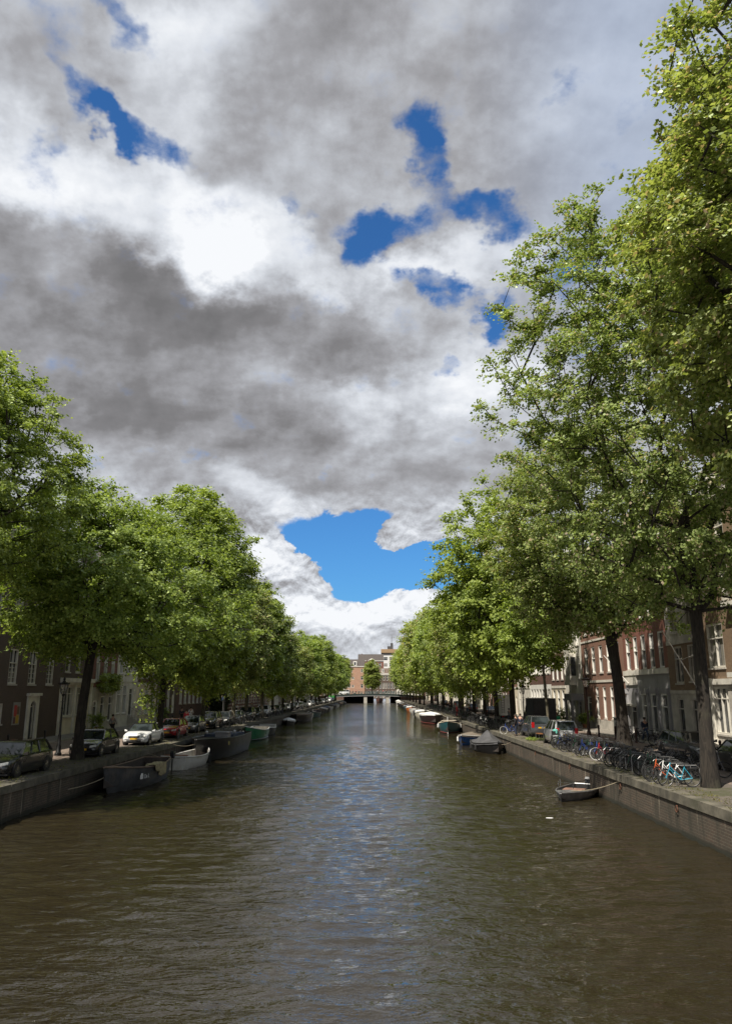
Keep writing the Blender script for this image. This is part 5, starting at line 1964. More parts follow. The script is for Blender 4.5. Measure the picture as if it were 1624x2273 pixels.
sxl, hbl, zl = st[9]
lettering('De L', 0.30, e, (sxl + 0.35, hbl + 0.035, zl * .48), (R(90), 0, R(180 - 6)), TARPW)
m_ = MB()
m_.box(sxl + .50, hbl - .05, zl * .48, sxl + .78, hbl + 0.02, zl * .48 + .2)
m_.box(sxl + .55, hbl - .05, zl * .48 + .2, sxl + .68, hbl + .015, zl * .48 + .28)
m_.build('emblem', TARPW, e)
rope(sagline((-13.2, 40.6, 1.05), (-14.55, 38.0, 0.5), .12), 'mooring_rope', 'pale mooring rope running from the worn grey boat down to the left quay wall')

e, st = boat('open', 6.6, 2.2, 0.72, H_WHITE, -12.95, 55.6, R(84), 'white open boat with wooden seat behind the worn grey boat', rim=H_WHITE, parts=('thwarts', 'wood', 'motor', 'bench'), group=GB_L,
             stern=.75, inner=plain('pale_boat_inside', (0.45, 0.43, 0.38), 0.6), sheer=.4)
m_ = MB()
sx, hb, z = st[9]
m_.lathe([(.02, z - .05), (.10, z - .16), (.11, z - .62), (.03, z - .72)], 8, 0, (sx, -(hb + .12), 0))
m_.tube([(sx, -(hb + .12), z - .06), (sx, -hb, z + .06)], 0.015, 4)
m_.build('fender', RUBBER, e)
e, st = boat('barge', 12.5, 3.1, 1.45, H_BLACK, -12.75, 64.6, R(88), 'big black barge with tyres hung along its stern', rim=H_BLACK, cover=None, parts=('tyres', 'foredeck', 'thwarts'), group=GB_L, stern=.92,
             sheer=.12, power=3.2)
e.rotation_euler = (0, 0, R(-92))
m_ = MB()
m_.box(-4.2, -1.2, 1.1, 0.2, 1.2, 1.62)
m_.build('hatch_cover', TARPB, e)
m_ = MB()
m_.box(1.2, 0.2, 1.0, 2.3, 1.2, 1.85)
m_.box(1.1, 0.1, 1.85, 2.4, 1.3, 1.92)
m_.build('cabin_box', GREYP, e)
for k, (a, b_) in enumerate(((-1.0, 1.0), (0.6, -0.9))):
    m_ = MB()
    m_.lathe([(.02, -.12), (.11, -.08), (.13, 0), (.11, .08), (.02, .12)], 10, 0, (a, b_, 1.80))
    m_.build('buoy', H_WHITE, e)
m_ = MB()
m_.box(3.2, 1.545, 1.02, 3.5, 1.56, 1.27)
m_.build('notice_plate', plain('yellow_notice', (0.42, 0.36, 0.08), .5), e)
e, st = boat('open', 7.6, 2.4, 0.95, H_GREEN, -13.2, 86.0, R(-93), 'green open boat with white rim on the left', rim=H_WHITE, parts=('thwarts', 'foredeck'), group=GB_L, sheer=.55,
             inner=plain('pale_boat_inside', (0.45, 0.43, 0.38), 0.6), low=H_BLACK)
e, st = boat('open', 5.6, 2.2, 0.75, H_GREY, -13.3, 95.5, R(-90), 'grey boat with a square white box on deck, just beyond the green boat', rim=H_WHITE, parts=('frame',), group=GB_L)
e, st = boat('open', 5.4, 2.1, 0.55, H_BLACK, -13.8, 124.5, R(-88), 'small dark boat under a bright white cover on the left', rim=H_WHITE, cover=TARPW, peak=.35, group=GB_L)
e, st = boat('barge', 12.0, 3.0, 1.15, H_BLACK, -13.0, 137.0, R(-91), 'long dark brown barge beyond the white covered boat', rim=DECKW, cover=TAN, peak=.12, group=GB_L, stern=.9, sheer=.15, power=3)
e, st = boat('open', 5.5, 2.2, 0.9, H_WHITE, -12.9, 148.5, R(90), 'white sterned boat moored at the end of the long dark brown barge', rim=H_WHITE, parts=('thwarts', 'motor'), group=GB_L)
e, st = boat('barge', 11.0, 2.9, 0.8, H_TEAL, -12.9, 163.5, R(-88), 'low grey green workboat with railing, left bank', rim=GALV, parts=('console', 'thwarts'), group=GB_L, stern=.9)
for i, (y, L, hm, cv, lab) in enumerate([(181, 7, H_BLACK, None, 'black open boat, first beyond the low grey green workboat'), (193, 6.5, H_GREY, TARP, 'grey tarpaulin covered boat, second beyond the low workboat'),
                                         (205, 7, H_BLACK, TARPB, 'blue grey covered boat, third beyond the low workboat'), (219, 6, H_WHITE, None, 'small white boat, fourth beyond the low workboat'),
                                         (236, 8, H_BLACK, TARP, 'dark covered boat, fifth beyond the low workboat'), (256, 7, H_WHITE, TARPB, 'white hulled covered boat, sixth beyond the low workboat'),
                                         (280, 9, H_BLACK, None, 'long black boat near the left end of the far bridge'), (310, 8, H_GREY, TARP, 'last covered boat before the left end of the bridge')]):
    boat('open', L, 2.3, .8, hm, -13.1, y, R(-90), lab, rim=H_WHITE if i % 2 else DECKW, cover=cv, parts=('thwarts', 'motor'), group=GB_L)
# ---- right
e, st = boat('open', 4.3, 1.75, 0.34, plain('dull_alu_hull', (0.16, 0.15, 0.15), 0.35, metal=.3, vary=.3), 9.72, 39.7, R(-120), 'small open motorboat with reddish deck boards, nearest on the right', rim=GALV,
             parts=('motor', 'foredeck'), group=GB_R, inner=plain('dark_boat_well', (0.015, 0.014, 0.014), .7), sheer=.2)
m_ = MB()
for k in range(4):
    sx, hb, z = st[11 - k // 2]
    m_.box(-.1 + .42 * k, -.5 + .04 * k, z * .9 + .03, .22 + .42 * k, .5 - .04 * k, z * .9 + .06)
m_.build('deck_boards', plain('reddish_boards', (0.24, 0.14, 0.105), 0.55, vary=.4, scale=6), e)
m_ = MB()
m_.tube([(1.6, -.35, .55), (1.6, -.35, .82), (.4, -.62, .82), (.4, -.62, .5)], .018, 5)
m_.tube([(1.6, .35, .55), (1.6, .35, .82), (.4, .62, .82), (.4, .62, .5)], .018, 5)
m_.tube([(1.6, -.35, .82), (1.9, 0, .82), (1.6, .35, .82)], .018, 5)
m_.build('bow_rail', CHROME, e)
e, st = boat('open', 5.6, 2.4, 0.70, H_BLACK, 9.55, 68.3, R(-84), 'dark boat under a peaked grey tarpaulin, right bank', rim=RUBBER, cover=TARP, peak=0.95, parts=('fenders',), group=GB_R)
e, st = boat('open', 6.2, 2.4, 0.72, H_BLUE, 9.35, 79.0, R(-112), 'bright blue boat with white rim and flat grey cover', rim=H_WHITE, cover=TAN, peak=.28, parts=('fenders', 'whitefenders'), group=GB_R)
e, st = boat('open', 8.4, 2.8, 1.05, H_TEAL, 9.3, 101.5, R(-98), 'dark teal wooden boat with cream rim on the right', rim=CREAM, parts=('thwarts', 'fenders', 'whitefenders'), group=GB_R, sheer=.4, low=BUOYR)
m_ = MB()
m_.tube([(4.4, 0, -.2), (4.35, 0, 2.0)], .045, 6)
m_.build('bow_post', H_WHITE, e)
e, st = boat('barge', 11.0, 3.3, 1.3, plain('dark_maroon_hull', (0.028, 0.014, 0.014), 0.4), 9.0, 130.5, R(-88), 'big dark maroon hulled boat with bright white cover', rim=H_WHITE, cover=TARPW, peak=.35, group=GB_R, stern=.9, sheer=.12, low=BUOYR)
rope(sagline((10.2, 125.2, 1.6), (11.1, 118.5, 1.4), .3), 'mooring_rope', 'pale mooring rope from the big maroon hulled boat to the right quay', .03)
e, st = boat('open', 9.5, 2.9, 1.3, plain('cream_hull', (0.50, 0.47, 0.38), .4), 8.6, 146.5, R(-90), 'cream hulled cabin boat beyond the big maroon hulled boat', rim=H_WHITE, cover=TARPW, peak=.3, group=GB_R)
for i, (y, L, hm, cv, lab) in enumerate([(163, 9, H_BLACK, TARPB, 'black boat beyond the cream hulled cabin boat'), (182, 7, H_WHITE, None, 'white open boat, second beyond the cream hulled cabin boat'),
                                         (203, 8, H_ORANGE, TARPW, 'orange boat with white cover on the right bank'), (221, 8, H_TEAL, TARPB, 'teal covered boat beyond the orange boat'),
                                         (240, 7, H_BLACK, None, 'black open boat, second beyond the orange boat'), (263, 9, H_BLACK, TARP, 'dark grey covered boat, third beyond the orange boat'),
                                         (288, 9, H_BLACK, TARPW, 'black boat with white cover near the right end of the far bridge')]):
    boat('open', L, 2.7, 1.0, hm, 8.9, y, R(-90), lab, rim=H_WHITE if i % 2 else DECKW, cover=cv, parts=('thwarts',), group=GB_R, peak=.3)
boat('barge', 9, 2.4, 0.9, H_WHITE, 9.5, 342, R(90), 'white tour boat lying behind the right end of the far bridge', rim=H_WHITE, cover=TARPW, peak=.5, group=GB_R)
boat('barge', 12, 3.4, 1.6, plain('rusty_hull', (0.12, 0.05, 0.035), .7), 1.5, 372, R(-90), 'rust red barge seen through the middle arch of the far bridge', rim=H_BLACK, group=GB_R)

# more lines, rings and clutter
for i, (a, b_, sg, lab) in enumerate((
        ((-12.6, 52.5, .75), (-14.55, 50.6, 1.2), .15, 'thin rope from the white open boat to the left quay'),
        ((-12.9, 58.6, 1.4), (-14.55, 57.0, 1.3), .2, 'rope from the near end of the big black barge to the left quay'),
        ((9.0, 37.7, .5), (10.85, 36.2, 1.1), .12, 'rope from the small reddish decked motorboat to the right quay wall'),
        ((10.2, 65.8, .75), (10.88, 63.8, 1.2), .12, 'rope from the peaked tarpaulin boat to the right quay wall'),
        ((10.1, 76.6, .8), (10.88, 74.4, 1.2), .12, 'rope from the bright blue boat to the right quay wall'),
        ((9.9, 97.0, 1.2), (10.88, 94.5, 1.3), .12, 'rope from the dark teal wooden boat to the right quay wall'))):
    rope(sagline(a, b_, sg), 'mooring_rope', lab, .016)
for i, (x, y) in enumerate(((XR - .03, 24.2), (XR - .03, 29.6), (XR - .03, 36.2), (XR - .03, 45.4), (XR - .03, 55.0))):
    b = MB()
    b.ring((0, 0, 0), .11, .016, 'x', 16, 5)
    b.tube([(.0, 0, .11), (.1, 0, .11)], .02, 5)
    o = b.build('mooring_ring', plain('rusty_iron', (0.10, 0.04, 0.02), .8))
    o.location = (x - .03, y, .86)
    tag(o, 'rusty mooring ring on the right quay wall, %s from the near end' % ORD[i], 'mooring ring', 'mooring rings on the right quay wall')

# ================================================================ bicycles
def bike_parts():
    f = MB()
    rb, hd = (-0.42, 0, 0.345), (0.38, 0, 0.84)
    bb, st_ = (-0.02, 0, 0.28), (-0.17, 0, 0.74)
    ht = (0.35, 0, 0.93)
    f.tube([bb, st_, (-0.19, 0, 0.80)], 0.018, 6)
    f.tube([(0.40, 0, 0.70), ht], 0.022, 6)
    f.tube([(0.40, 0, 0.70), (0.24, 0, 0.52), (0.08, 0, 0.36), bb], 0.021, 6)
    f.tube([(0.385, 0, 0.80), (0.2, 0, 0.60), (0.02, 0, 0.44), (-0.07, 0, 0.45)], 0.017, 6)
    for s in (-1, 1):
        f.tube([bb, (-0.45, s * .055, 0.345)], 0.012, 5)
        f.tube([st_, (-0.45, s * .055, 0.345)], 0.011, 5)
        f.tube([(0.405, s * .02, 0.70), (0.45, s * .045, 0.60), (0.55, s * .05, 0.345)], 0.013, 5)
    h = MB()
    h.tube([ht, (0.33, 0, 1.06)], 0.014, 5)
    h.tube([(0.10, .27, 1.06), (0.24, .26, 1.09), (0.35, .12, 1.08), (0.35, -.12, 1.08), (0.24, -.26, 1.09), (0.10, -.27, 1.06)], 0.014, 5)
    s_ = MB()
    s_.loft([[(-0.34, -.09, .86), (-0.34, .09, .86), (-0.34, .08, .91), (-0.34, -.08, .91)], [(-0.24, -.085, .86), (-0.24, .085, .86), (-0.24, .075, .915), (-0.24, -.075, .915)],
             [(-0.05, -.025, .87), (-0.05, .025, .87), (-0.05, .02, .90), (-0.05, -.02, .90)]])
    s_.tube([(-0.19, 0, 0.80), (-0.2, 0, 0.88)], 0.014, 5)
    t = MB()
    t.ring((0, 0, 0), 0.325, 0.020, 'y', 26, 5)
    r_ = MB()
    r_.ring((0, 0, 0), 0.300, 0.009, 'y', 26, 4, 0, 1.4)
    r_.disc((0, 0, 0), 0.022, 0.09, 'y', 8)
    for k in range(14):
        a = 2 * PI * k / 14
        r_.tube([(0.02 * math.cos(a), 0, 0.02 * math.sin(a)), (0.3 * math.cos(a), 0, 0.3 * math.sin(a))], 0.0028, 3, 0, False)
    k_ = MB()
    k_.tube([(-0.60, 0, .74), (-0.20, 0, .735)], .011, 4)
    for s in (-1, 1):
        k_.tube([(-0.66, s * .06, .73), (-0.22, s * .06, .73)], .010, 4)
        k_.tube([(-0.62, s * .06, .73), (-0.46, s * .06, .35)], .008, 4)
    k_.tube([(-0.66, -.06, .73), (-0.66, .06, .73)], .010, 4)
    c = MB()
    c.disc((-0.02, -.05, .28), 0.09, 0.012, 'y', 14)
    c.box(-0.44, -.062, .30, -0.02, -.05, .37)
    c.tube([(-0.02, -.06, .28), (0.08, -.06, .15), (0.08, -.16, .15)], .010, 4)
    c.tube([(-0.02, .06, .28), (-0.12, .06, .41), (-0.12, .16, .41)], .010, 4)
    m_ = MB()
    for cx, a0, a1 in ((-0.45, R(20), R(200)), (0.55, R(45), R(165))):
        pts = [(cx + .355 * math.cos(a0 + (a1 - a0) * i / 9), 0, .345 + .355 * math.sin(a0 + (a1 - a0) * i / 9)) for i in range(10)]
        m_.loft([[(p[0], -.028, p[2]), (p[0], .028, p[2]), (p[0] * 1.0, .0, p[2] + .012)] for p in pts])
    m_.tube([(-0.05, -.06, .27), (-0.10, -.17, .0)], .010, 4)
    b = MB()
    for zz, k in ((0.78, .85), (0.90, .95), (1.0, 1.0)):
        x0, x1, w = .42 + .0, .42 + .30 * k, .17 * k
        b.tube([(x0, -w, zz), (x1, -w, zz), (x1, w, zz), (x0, w, zz), (x0, -w, zz)], .007, 4)
    for i in range(5):
        for s in (-1, 1):
            b.tube([(.42 + .26 * i / 4, s * .145, .78), (.42 + .30 * i / 4, s * .17, 1.0)], .005, 3)
    for i in range(5):
        yy = -.145 + .29 * i / 4
        b.tube([(.675, yy, .78), (.72, yy * 1.17, 1.0)], .005, 3)
    b.box(.43, -.14, .775, .67, .14, .785)
    return dict(frame=f, handlebar=h, saddle=s_, rack=k_, crank=c, mudguard=m_, basket=b, tyre=t, rim=r_)


BP = bike_parts()
K_BLACK = plain('bike_black', (0.014, 0.014, 0.015), 0.35)
K_TEAL = plain('bike_teal', (0.03, 0.30, 0.42), 0.3)
K_RED = plain('bike_red', (0.38, 0.02, 0.02), 0.3)
K_WHITE = plain('bike_white', (0.65, 0.65, 0.63), 0.35)
K_GREY = plain('bike_grey', (0.12, 0.12, 0.125), 0.35)
K_GREEN = plain('bike_green', (0.02, 0.07, 0.04), 0.35)
K_BLUE = plain('bike_blue', (0.02, 0.05, 0.22), 0.35)
K_ORANGE = plain('bike_orange', (0.5, 0.10, 0.03), 0.35)
WRIM = plain('white_tyre', (0.6, 0.6, 0.57), 0.5)
DULL = plain('dull_steel', (0.13, 0.13, 0.13), 0.4, metal=0.5, vary=.3)
BM = {k: v.mesh(k if k not in ('tyre', 'rack') else {'tyre': 'wheel', 'rack': 'luggage_rack'}[k], {'frame': K_BLACK, 'handlebar': DULL, 'saddle': RUBBER, 'rack': BLACKM, 'crank': DULL, 'mudguard': BLACKM,
                                                                             'basket': BLACKM, 'tyre': RUBBER, 'rim': DULL}[k], k in ('frame', 'tyre')) for k, v in BP.items()}
# far bicycles: one mesh each
FARB = {}


def far_bike(cm):
    if cm.name not in FARB:
        m = MB()
        for k, mi, off in (('frame', 0, None), ('handlebar', 1, None), ('saddle', 2, None), ('rack', 2, None), ('mudguard', 2, None), ('tyre', 2, (-.45, 0, .345)), ('tyre', 2, (.55, 0, .345)),
                           ('rim', 1, (-.45, 0, .345)), ('rim', 1, (.55, 0, .345))):
            src = BP[k]
            vs = src.v if off is None else [(a + off[0], b + off[1], c + off[2]) for a, b, c in src.v]
            m.add(vs, src.f, mi)
        FARB[cm.name] = m.mesh('bicycle', [cm, DULL, RUBBER])
    return FARB[cm.name]


def bicycle(x, y, rz, cm, label, group, near=True, basket=False, white_wheel=False, lean=0.0, steer=0.0):
    if not near:
        o = bpy.data.objects.new('bicycle', far_bike(cm))
        link(o)
        o.location = (x, y, STREET_Z)
        o.rotation_euler = (lean, 0, rz)
        return tag(o, label, 'bicycle', group)
    e = empty('bicycle', (x, y, STREET_Z), rz)
    e.rotation_euler = (lean, 0, rz)
    tag(e, label, 'bicycle', group)
    o = mobj('frame', BM['frame'], e)
    o.material_slots[0].link = 'OBJECT'
    o.material_slots[0].material = cm
    for k, nm in (('handlebar', 'handlebar'), ('saddle', 'saddle'), ('rack', 'luggage_rack'), ('crank', 'crank'), ('mudguard', 'mudguard')):
        mobj(nm, BM[k], e)
    if basket:
        mobj('basket', BM['basket'], e)
    for i, px in enumerate((-.45, .55)):
        w = mobj('wheel', BM['tyre'], e, (px, 0, .345), steer if i else 0)
        if white_wheel and i:
            w.material_slots[0].link = 'OBJECT'
            w.material_slots[0].material = WRIM
        mobj('rim', BM['rim'], w)
    return e


GK = 'bicycles packed side by side on the right quay'
PIR = PI
# heading: noses towards the water (-X), i.e. rz = 180 deg
bicycle(11.85, 31.7, R(180 - 4), K_TEAL, 'teal bicycle on its stand, nearest in the row on the right quay', GK, lean=R(-5), steer=R(12))
bicycle(11.9, 32.5, R(180 + 3), K_WHITE, 'white framed bicycle directly behind the teal bicycle', GK, lean=R(3))
bicycle(11.85, 33.2, R(180 - 6), K_ORANGE, 'orange red bicycle, second behind the teal bicycle', GK, lean=R(-4))
bicycle(12.0, 34.1, R(180 + 8), K_BLACK, 'black bicycle with front basket, third behind the teal bicycle', GK, lean=R(4), basket=True)
bicycle(12.45, 43.6, R(180 - 10), K_RED, 'red bicycle with a bright white front wheel beside the forked elm trunk', GK, white_wheel=True, lean=R(-4))
rb_ = random.Random(12)
KN = {'bike_black': 'black', 'bike_grey': 'grey', 'bike_green': 'dark green', 'bike_blue': 'blue'}


def under(y, ys, txt):
    i = min(range(len(ys)), key=lambda k: abs(WY(ys[k]) - y))
    return 'under the %s elm %s' % (ORD[i], txt)

SH1 = 'dark bicycle standing in the tight row between the teal bicycle and the red one'
SH2 = 'dark bicycle in the heap between the red bicycle and the silver minivan'
yy = 34.75
n = 3
while yy < 42.9:
    cm = rb_.choice([K_BLACK, K_BLACK, K_GREY, K_GREEN])
    n += 1
    bicycle(12.35 + rb_.uniform(-.4, .45), yy, R(180 + rb_.uniform(-20, 20)), cm, '%s bicycle, %s behind the teal bicycle in the tight front row' % (KN[cm.name], ORD[n - 1]), GK, basket=rb_.random() < .3, lean=R(rb_.uniform(-13, 13)), steer=R(rb_.uniform(-25, 25)))
    yy += rb_.uniform(.42, .62)
yy = 44.2
n = 0
while yy < 53.8:
    cm = rb_.choice([K_BLACK, K_BLACK, K_GREY, K_GREEN, K_BLUE])
    n += 1
    bicycle(12.5 + rb_.uniform(-.4, .5), yy, R(180 + rb_.uniform(-30, 30)), cm, '%s bicycle, %s behind the red bicycle with the white wheel' % (KN[cm.name], ORD[n - 1]), GK, basket=rb_.random() < .4, lean=R(rb_.uniform(-16, 16)), steer=R(rb_.uniform(-25, 25)))
    yy += rb_.uniform(.38, .58)
# second row behind, against the parked cars
SH3 = 'dark bicycle in the back row beside the parked cars between the two nearest elms'
for k in range(9):
    bicycle(14.3 + rb_.uniform(-.2, .3), 35.2 + k * .85 + rb_.uniform(-.2, .2), R(rb_.uniform(-14, 14)), rb_.choice([K_BLACK, K_GREY, K_BLACK]), 'dark bicycle in the back row beside the parked cars, %s from the near end' % ORD[k], GK, lean=R(rb_.uniform(-6, 6)))
# crate with a turquoise bag on one
e = empty('bicycle_crate', (12.0, 53.6, STREET_Z + .80), R(10))
tag(e, 'black bicycle carrier crate with a turquoise bag lying in it, behind the minivan', 'crate')
m_ = MB()
for a, b_, c_, d_ in ((-.22, -.17, .22, -.155), (-.22, .155, .22, .17), (-.22, -.155, -.205, .155), (.205, -.155, .22, .155)):
    m_.box(a, b_, 0, c_, d_, .26)
m_.box(-.205, -.155, 0, .205, .155, .02)
m_.build('crate', RUBBER, e)
m_ = MB()
m_.lathe([(.02, .02), (.17, .05), (.20, .18), (.16, .33), (.05, .38)], 9, 0)
o = m_.build('turquoise_bag', plain('turquoise_cloth', (0.12, 0.42, 0.36), .7), None, True)
o.location = (12.0, 53.6, STREET_Z + .82)
tag(o, 'turquoise bag in the black crate on the bicycle heap', 'bag')
# hoop racks between the near bicycles
for k in range(12):
    m_ = MB()
    x0, x1, h = 11.75, 12.7, .78
    m_.tube([(0, 0, 0), (0, 0, h - .12), (.12, 0, h), (.83, 0, h), (.95, 0, h - .12), (.95, 0, 0)], .022, 6)
    o = m_.build('bicycle_hoop', GALV)
    o.location = (11.85, 32.1 + k * .9, STREET_Z)
    tag(o, 'grey steel hoop among the bicycles, %s beyond the teal bicycle' % ORD[k], 'bicycle hoop', 'bicycle hoops on the right quay')
# blue bicycle by the standing man, then the long run of far ones
bicycle(11.6, 69.5, R(180 - 25), K_BLUE, 'blue bicycle with pale tyres next to the man standing at the quay edge', GK, white_wheel=True, lean=R(-4))
SH4 = 'dark bicycle in the long far row under the right hand elms'
yy = 72.0
n = 0
while yy < 190 and n < 95:
    if abs(yy - 88) > .6:
        cm = rb_.choice([K_BLACK, K_BLACK, K_GREY, K_GREEN, K_BLACK])
        bicycle(12.3 + rb_.uniform(-.5, .7), yy, R(180 + rb_.uniform(-25, 25)), cm, '%s bicycle, far right row, %s' % (KN[cm.name], under(yy, [71.5, 82, 92.5, 99, 108, 119, 131, 143, 156, 170, 184], 'beyond the slender young elm')), GK, near=False, lean=R(rb_.uniform(-8, 8)))
    yy += rb_.uniform(.6, 1.0) if yy < 100 else rb_.uniform(1.0, 1.9)
    n += 1
bicycle(11.9, 88.0, R(180 - 14), K_WHITE, 'white bicycle standing out in the far row under the right hand elms', GK, near=False, lean=R(3))
# against the house fronts on the right
SH5 = 'dark bicycle leaning by the grey shop front of the wide red brick house'
for k in range(7):
    bicycle(19.7 + rb_.uniform(-.2, .2), 52.5 + k * 1.4, R(180 + rb_.uniform(-35, 35)), rb_.choice([K_BLACK, K_GREY]), 'dark bicycle before the right hand fronts, %s beyond the red one in the street' % ORD[k], 'bicycles along the right hand fronts', lean=R(rb_.uniform(-6, 6)))
bicycle(18.8, 50.5, R(165), K_RED, 'red bicycle in the street in front of the wide red brick house', 'bicycles along the right hand fronts')
# left bank
bicycle(-15.55, 62.3, R(-80), K_RED, 'red bicycle leaning between the white saloon car and the red hatchback', 'bicycles on the left quay', lean=R(6))
SH6 = 'dark bicycle parked on the left quay between the far cars and the water'
for k in range(26):
    bicycle(-15.25 + rb_.uniform(-.15, .15), 78 + k * rb_.uniform(3.2, 3.7), R(-90 + rb_.uniform(-60, 60)), rb_.choice([K_BLACK, K_GREY, K_BLACK]), 'dark bicycle by the left quay edge, %s beyond the red hatchback' % ORD[k], 'bicycles on the left quay', near=False, lean=R(rb_.uniform(-6, 6)))

# ================================================================ street lamps
LGLASS = None
m, g, p, out = new_mat('lantern_glass')
p.inputs['Base Color'].default_value = (0.75, 0.76, 0.75, 1)
p.inputs['Roughness'].default_value = 0.1
p.inputs['Transmission Weight'].default_value = 0.75
p.inputs['Alpha'].default_value = 0.55
LGLASS = m


def lamp_meshes():
    a = MB()      # post with foot, knob and ladder bar
    a.lathe([(.20, 0), (.20, .12), (.15, .18), (.14, .5), (.10, .62), (.085, 1.1), (.095, 1.14), (.07, 1.2), (.055, 2.6), (.075, 2.66), (.05, 2.75), (.045, 3.35), (.09, 3.42), (.04, 3.5)], 12)
    a.tube([(0, -.32, 3.05), (0, .32, 3.05)], .016, 5)
    b = MB()      # lantern cage: four ribs flare upwards, crown on top
    n = 6
    for k in range(n):
        c, s = math.cos(2 * PI * k / n), math.sin(2 * PI * k / n)
        b.tube([(.04 * c, .04 * s, 3.42), (.15 * c, .15 * s, 3.55), (.27 * c, .27 * s, 4.05)], .014, 4)
    b.ring((0, 0, 4.06), .28, .022, 'z', 18, 4)
    b.ring((0, 0, 3.56), .15, .014, 'z', 18, 4)
    c_ = MB()
    c_.lathe([(.30, 4.06), (.31, 4.10), (.20, 4.17), (.10, 4.20), (.10, 4.26), (.02, 4.30)], 12)
    for k in range(8):
        q = 2 * PI * k / 8
        c_.tube([(.30 * math.cos(q), .30 * math.sin(q), 4.08), (.33 * math.cos(q), .33 * math.sin(q), 4.16)], [.03, .012], 4)
    c_.lathe([(.03, 4.28), (.07, 4.32), (.08, 4.38), (.05, 4.43), (.01, 4.50)], 8)
    d = MB()
    d.lathe([(.13, 3.57), (.25, 4.04)], 6)
    return a, b, c_, d


LA = lamp_meshes()
LM = [LA[0].mesh('post', BLACKM, True), LA[1].mesh('lantern_frame', BLACKM), LA[2].mesh('lantern_crown', BLACKM), LA[3].mesh('lantern_glass', LGLASS)]


def lamp(x, y, label, s=1.0, iron=None):
    e = empty('street_lamp', (x, y, STREET_Z), random.uniform(0, 1), s)
    tag(e, label, 'street lamp', 'crown topped street lamps')
    for nm, me in zip(('post', 'lantern_frame', 'lantern_crown', 'lantern_glass'), LM):
        o = mobj(nm, me, e)
        if iron and nm != 'lantern_glass':
            o.material_slots[0].link = 'OBJECT'
            o.material_slots[0].material = iron
    return e


lamp(-18.6, 46.6, 'black crown topped street lamp left of the elm by the black cars', 1.0)
lamp(16.6, 62.5, 'maroon crown topped street lamp in front of the broad red brick house', 1.12, BROWNIRON)
lamp(14.0, 75.5, 'slim black street lamp beside the dark canvas sided truck', 1.0)
for i, y in enumerate((98, 126, 158, 195, 240)):
    lamp(-18.9, y, 'black street lamp on the left street, %s beyond the one by the black cars' % ORD[i])
for i, y in enumerate((104, 134, 170, 212)):
    lamp(14.6, y, 'black street lamp on the right quay, %s beyond the dark canvas sided truck' % ORD[i])


# ================================================================ bollards, bench, bins, signs
def bollard(x, y, label, m=None):
    b = MB()
    b.lathe([(.10, 0), (.10, .08), (.075, .12), (.07, .85), (.085, .88), (.085, .93), (.06, 1.0), (.01, 1.02)], 10)
    o = b.build('bollard', m or BROWNIRON, None, True)
    o.location = (x, y, STREET_Z)
    tag(o, label, 'bollard', 'maroon street bollards')


for i, (x, y) in enumerate(((17.9, 64.4), (18.6, 62.3), (18.9, 58.4), (19.0, 52.0), (19.0, 49.0), (19.0, 44.5))):
    bollard(x, y, 'maroon bollard at the right hand kerb, %s from the maroon street lamp' % ORD[i])
for i, y in enumerate((50, 55.5, 63, 70, 78, 90)):
    bollard(-23.2, y, 'dark bollard at the left hand kerb, %s from the left edge of the view' % ORD[i], BLACKM)
e = empty('bench', (12.75, 62.3, STREET_Z), R(90))
tag(e, 'low wooden bench with metal legs between the silver minivan and the dark off-road car', 'bench')
for k in range(3):
    b = MB()
    b.box(-.75, -.2 + k * .15, .42, .75, -.08 + k * .15, .46)
    b.build('slat', WOOD, e)
for k in (-.6, .6):
    b = MB()
    b.tube([(k, -.2, 0), (k, -.2, .42), (k, .22, .42), (k, .22, 0)], .022, 5)
    b.build('leg', GALV, e)
rs = np.random.RandomState(5)
pts = np.stack([12.0 + rs.normal(0, .3, 24), 61.0 + rs.normal(0, .4, 24), STREET_Z + .06 + rs.uniform(0, .05, 24)], 1)
o = link(bpy.data.objects.new('grass_tuft', leaves(rs, pts, 28, .10, .10, (12.0, 61.0, 0), LEAF_D, 'grass_tuft')))
tag(o, 'bright green weeds growing at the quay edge beside the bench', 'weeds', kind='stuff')
e = empty('container', (20.3, 66.5, S + .12), 0)
tag(e, 'grey green street cabinet against the broad red brick house', 'street cabinet')
b = MB()
b.box(-.35, -.7, 0, .35, .7, 1.35, taper=.02)
b.box(-.40, -.75, 1.35, .40, .75, 1.42)
b.build('cabinet', plain('cabinet_grey', (0.09, 0.095, 0.09), .5), e)
b = MB()
b.box(-.372, -.01, .1, -.352, .01, 1.3)
b.build('door_seam', BLACKM, e)
# left: parking sign pole, bush, green box
e = empty('sign_post', (-20.6, 106.0, STREET_Z))
tag(e, 'thin grey pole with a small blue sign in front of the striped building', 'sign')
b = MB()
b.tube([(0, 0, 0), (0, 0, 3.0)], .04, 6)
b.build('pole', GALV, e)
b = MB()
b.box(-.2, -.03, 2.45, .2, -.01, 2.95)
b.build('sign_panel', P_BLUE, e)
rs = np.random.RandomState(8)
d = rs.normal(size=(260, 3)); d /= np.linalg.norm(d, axis=1)[:, None]
pts = d * (rs.uniform(.3, 1, 260) ** .5)[:, None] * np.array([1.7, 1.7, 2.2]) + np.array([0, 0, 2.4])
e = empty('bush', (-23.7, 117.5, STREET_Z))
tag(e, 'tall dark green clipped bush in front of the long brown brick house', 'bush')
mobj('foliage', leaves(rs, pts, 70, .17, .3, (0, 0, 1.5), plain('dark_bush_leaf', (0.02, 0.035, 0.012), .8), 'foliage'), e)
b = MB()
b.tube([(0, 0, 0), (0, 0, 2.4)], [.12, .06], 6)
b.build('stem', BARK, e)
e = empty('green_container', (-18.2, 322.0, STREET_Z), 0, .7)
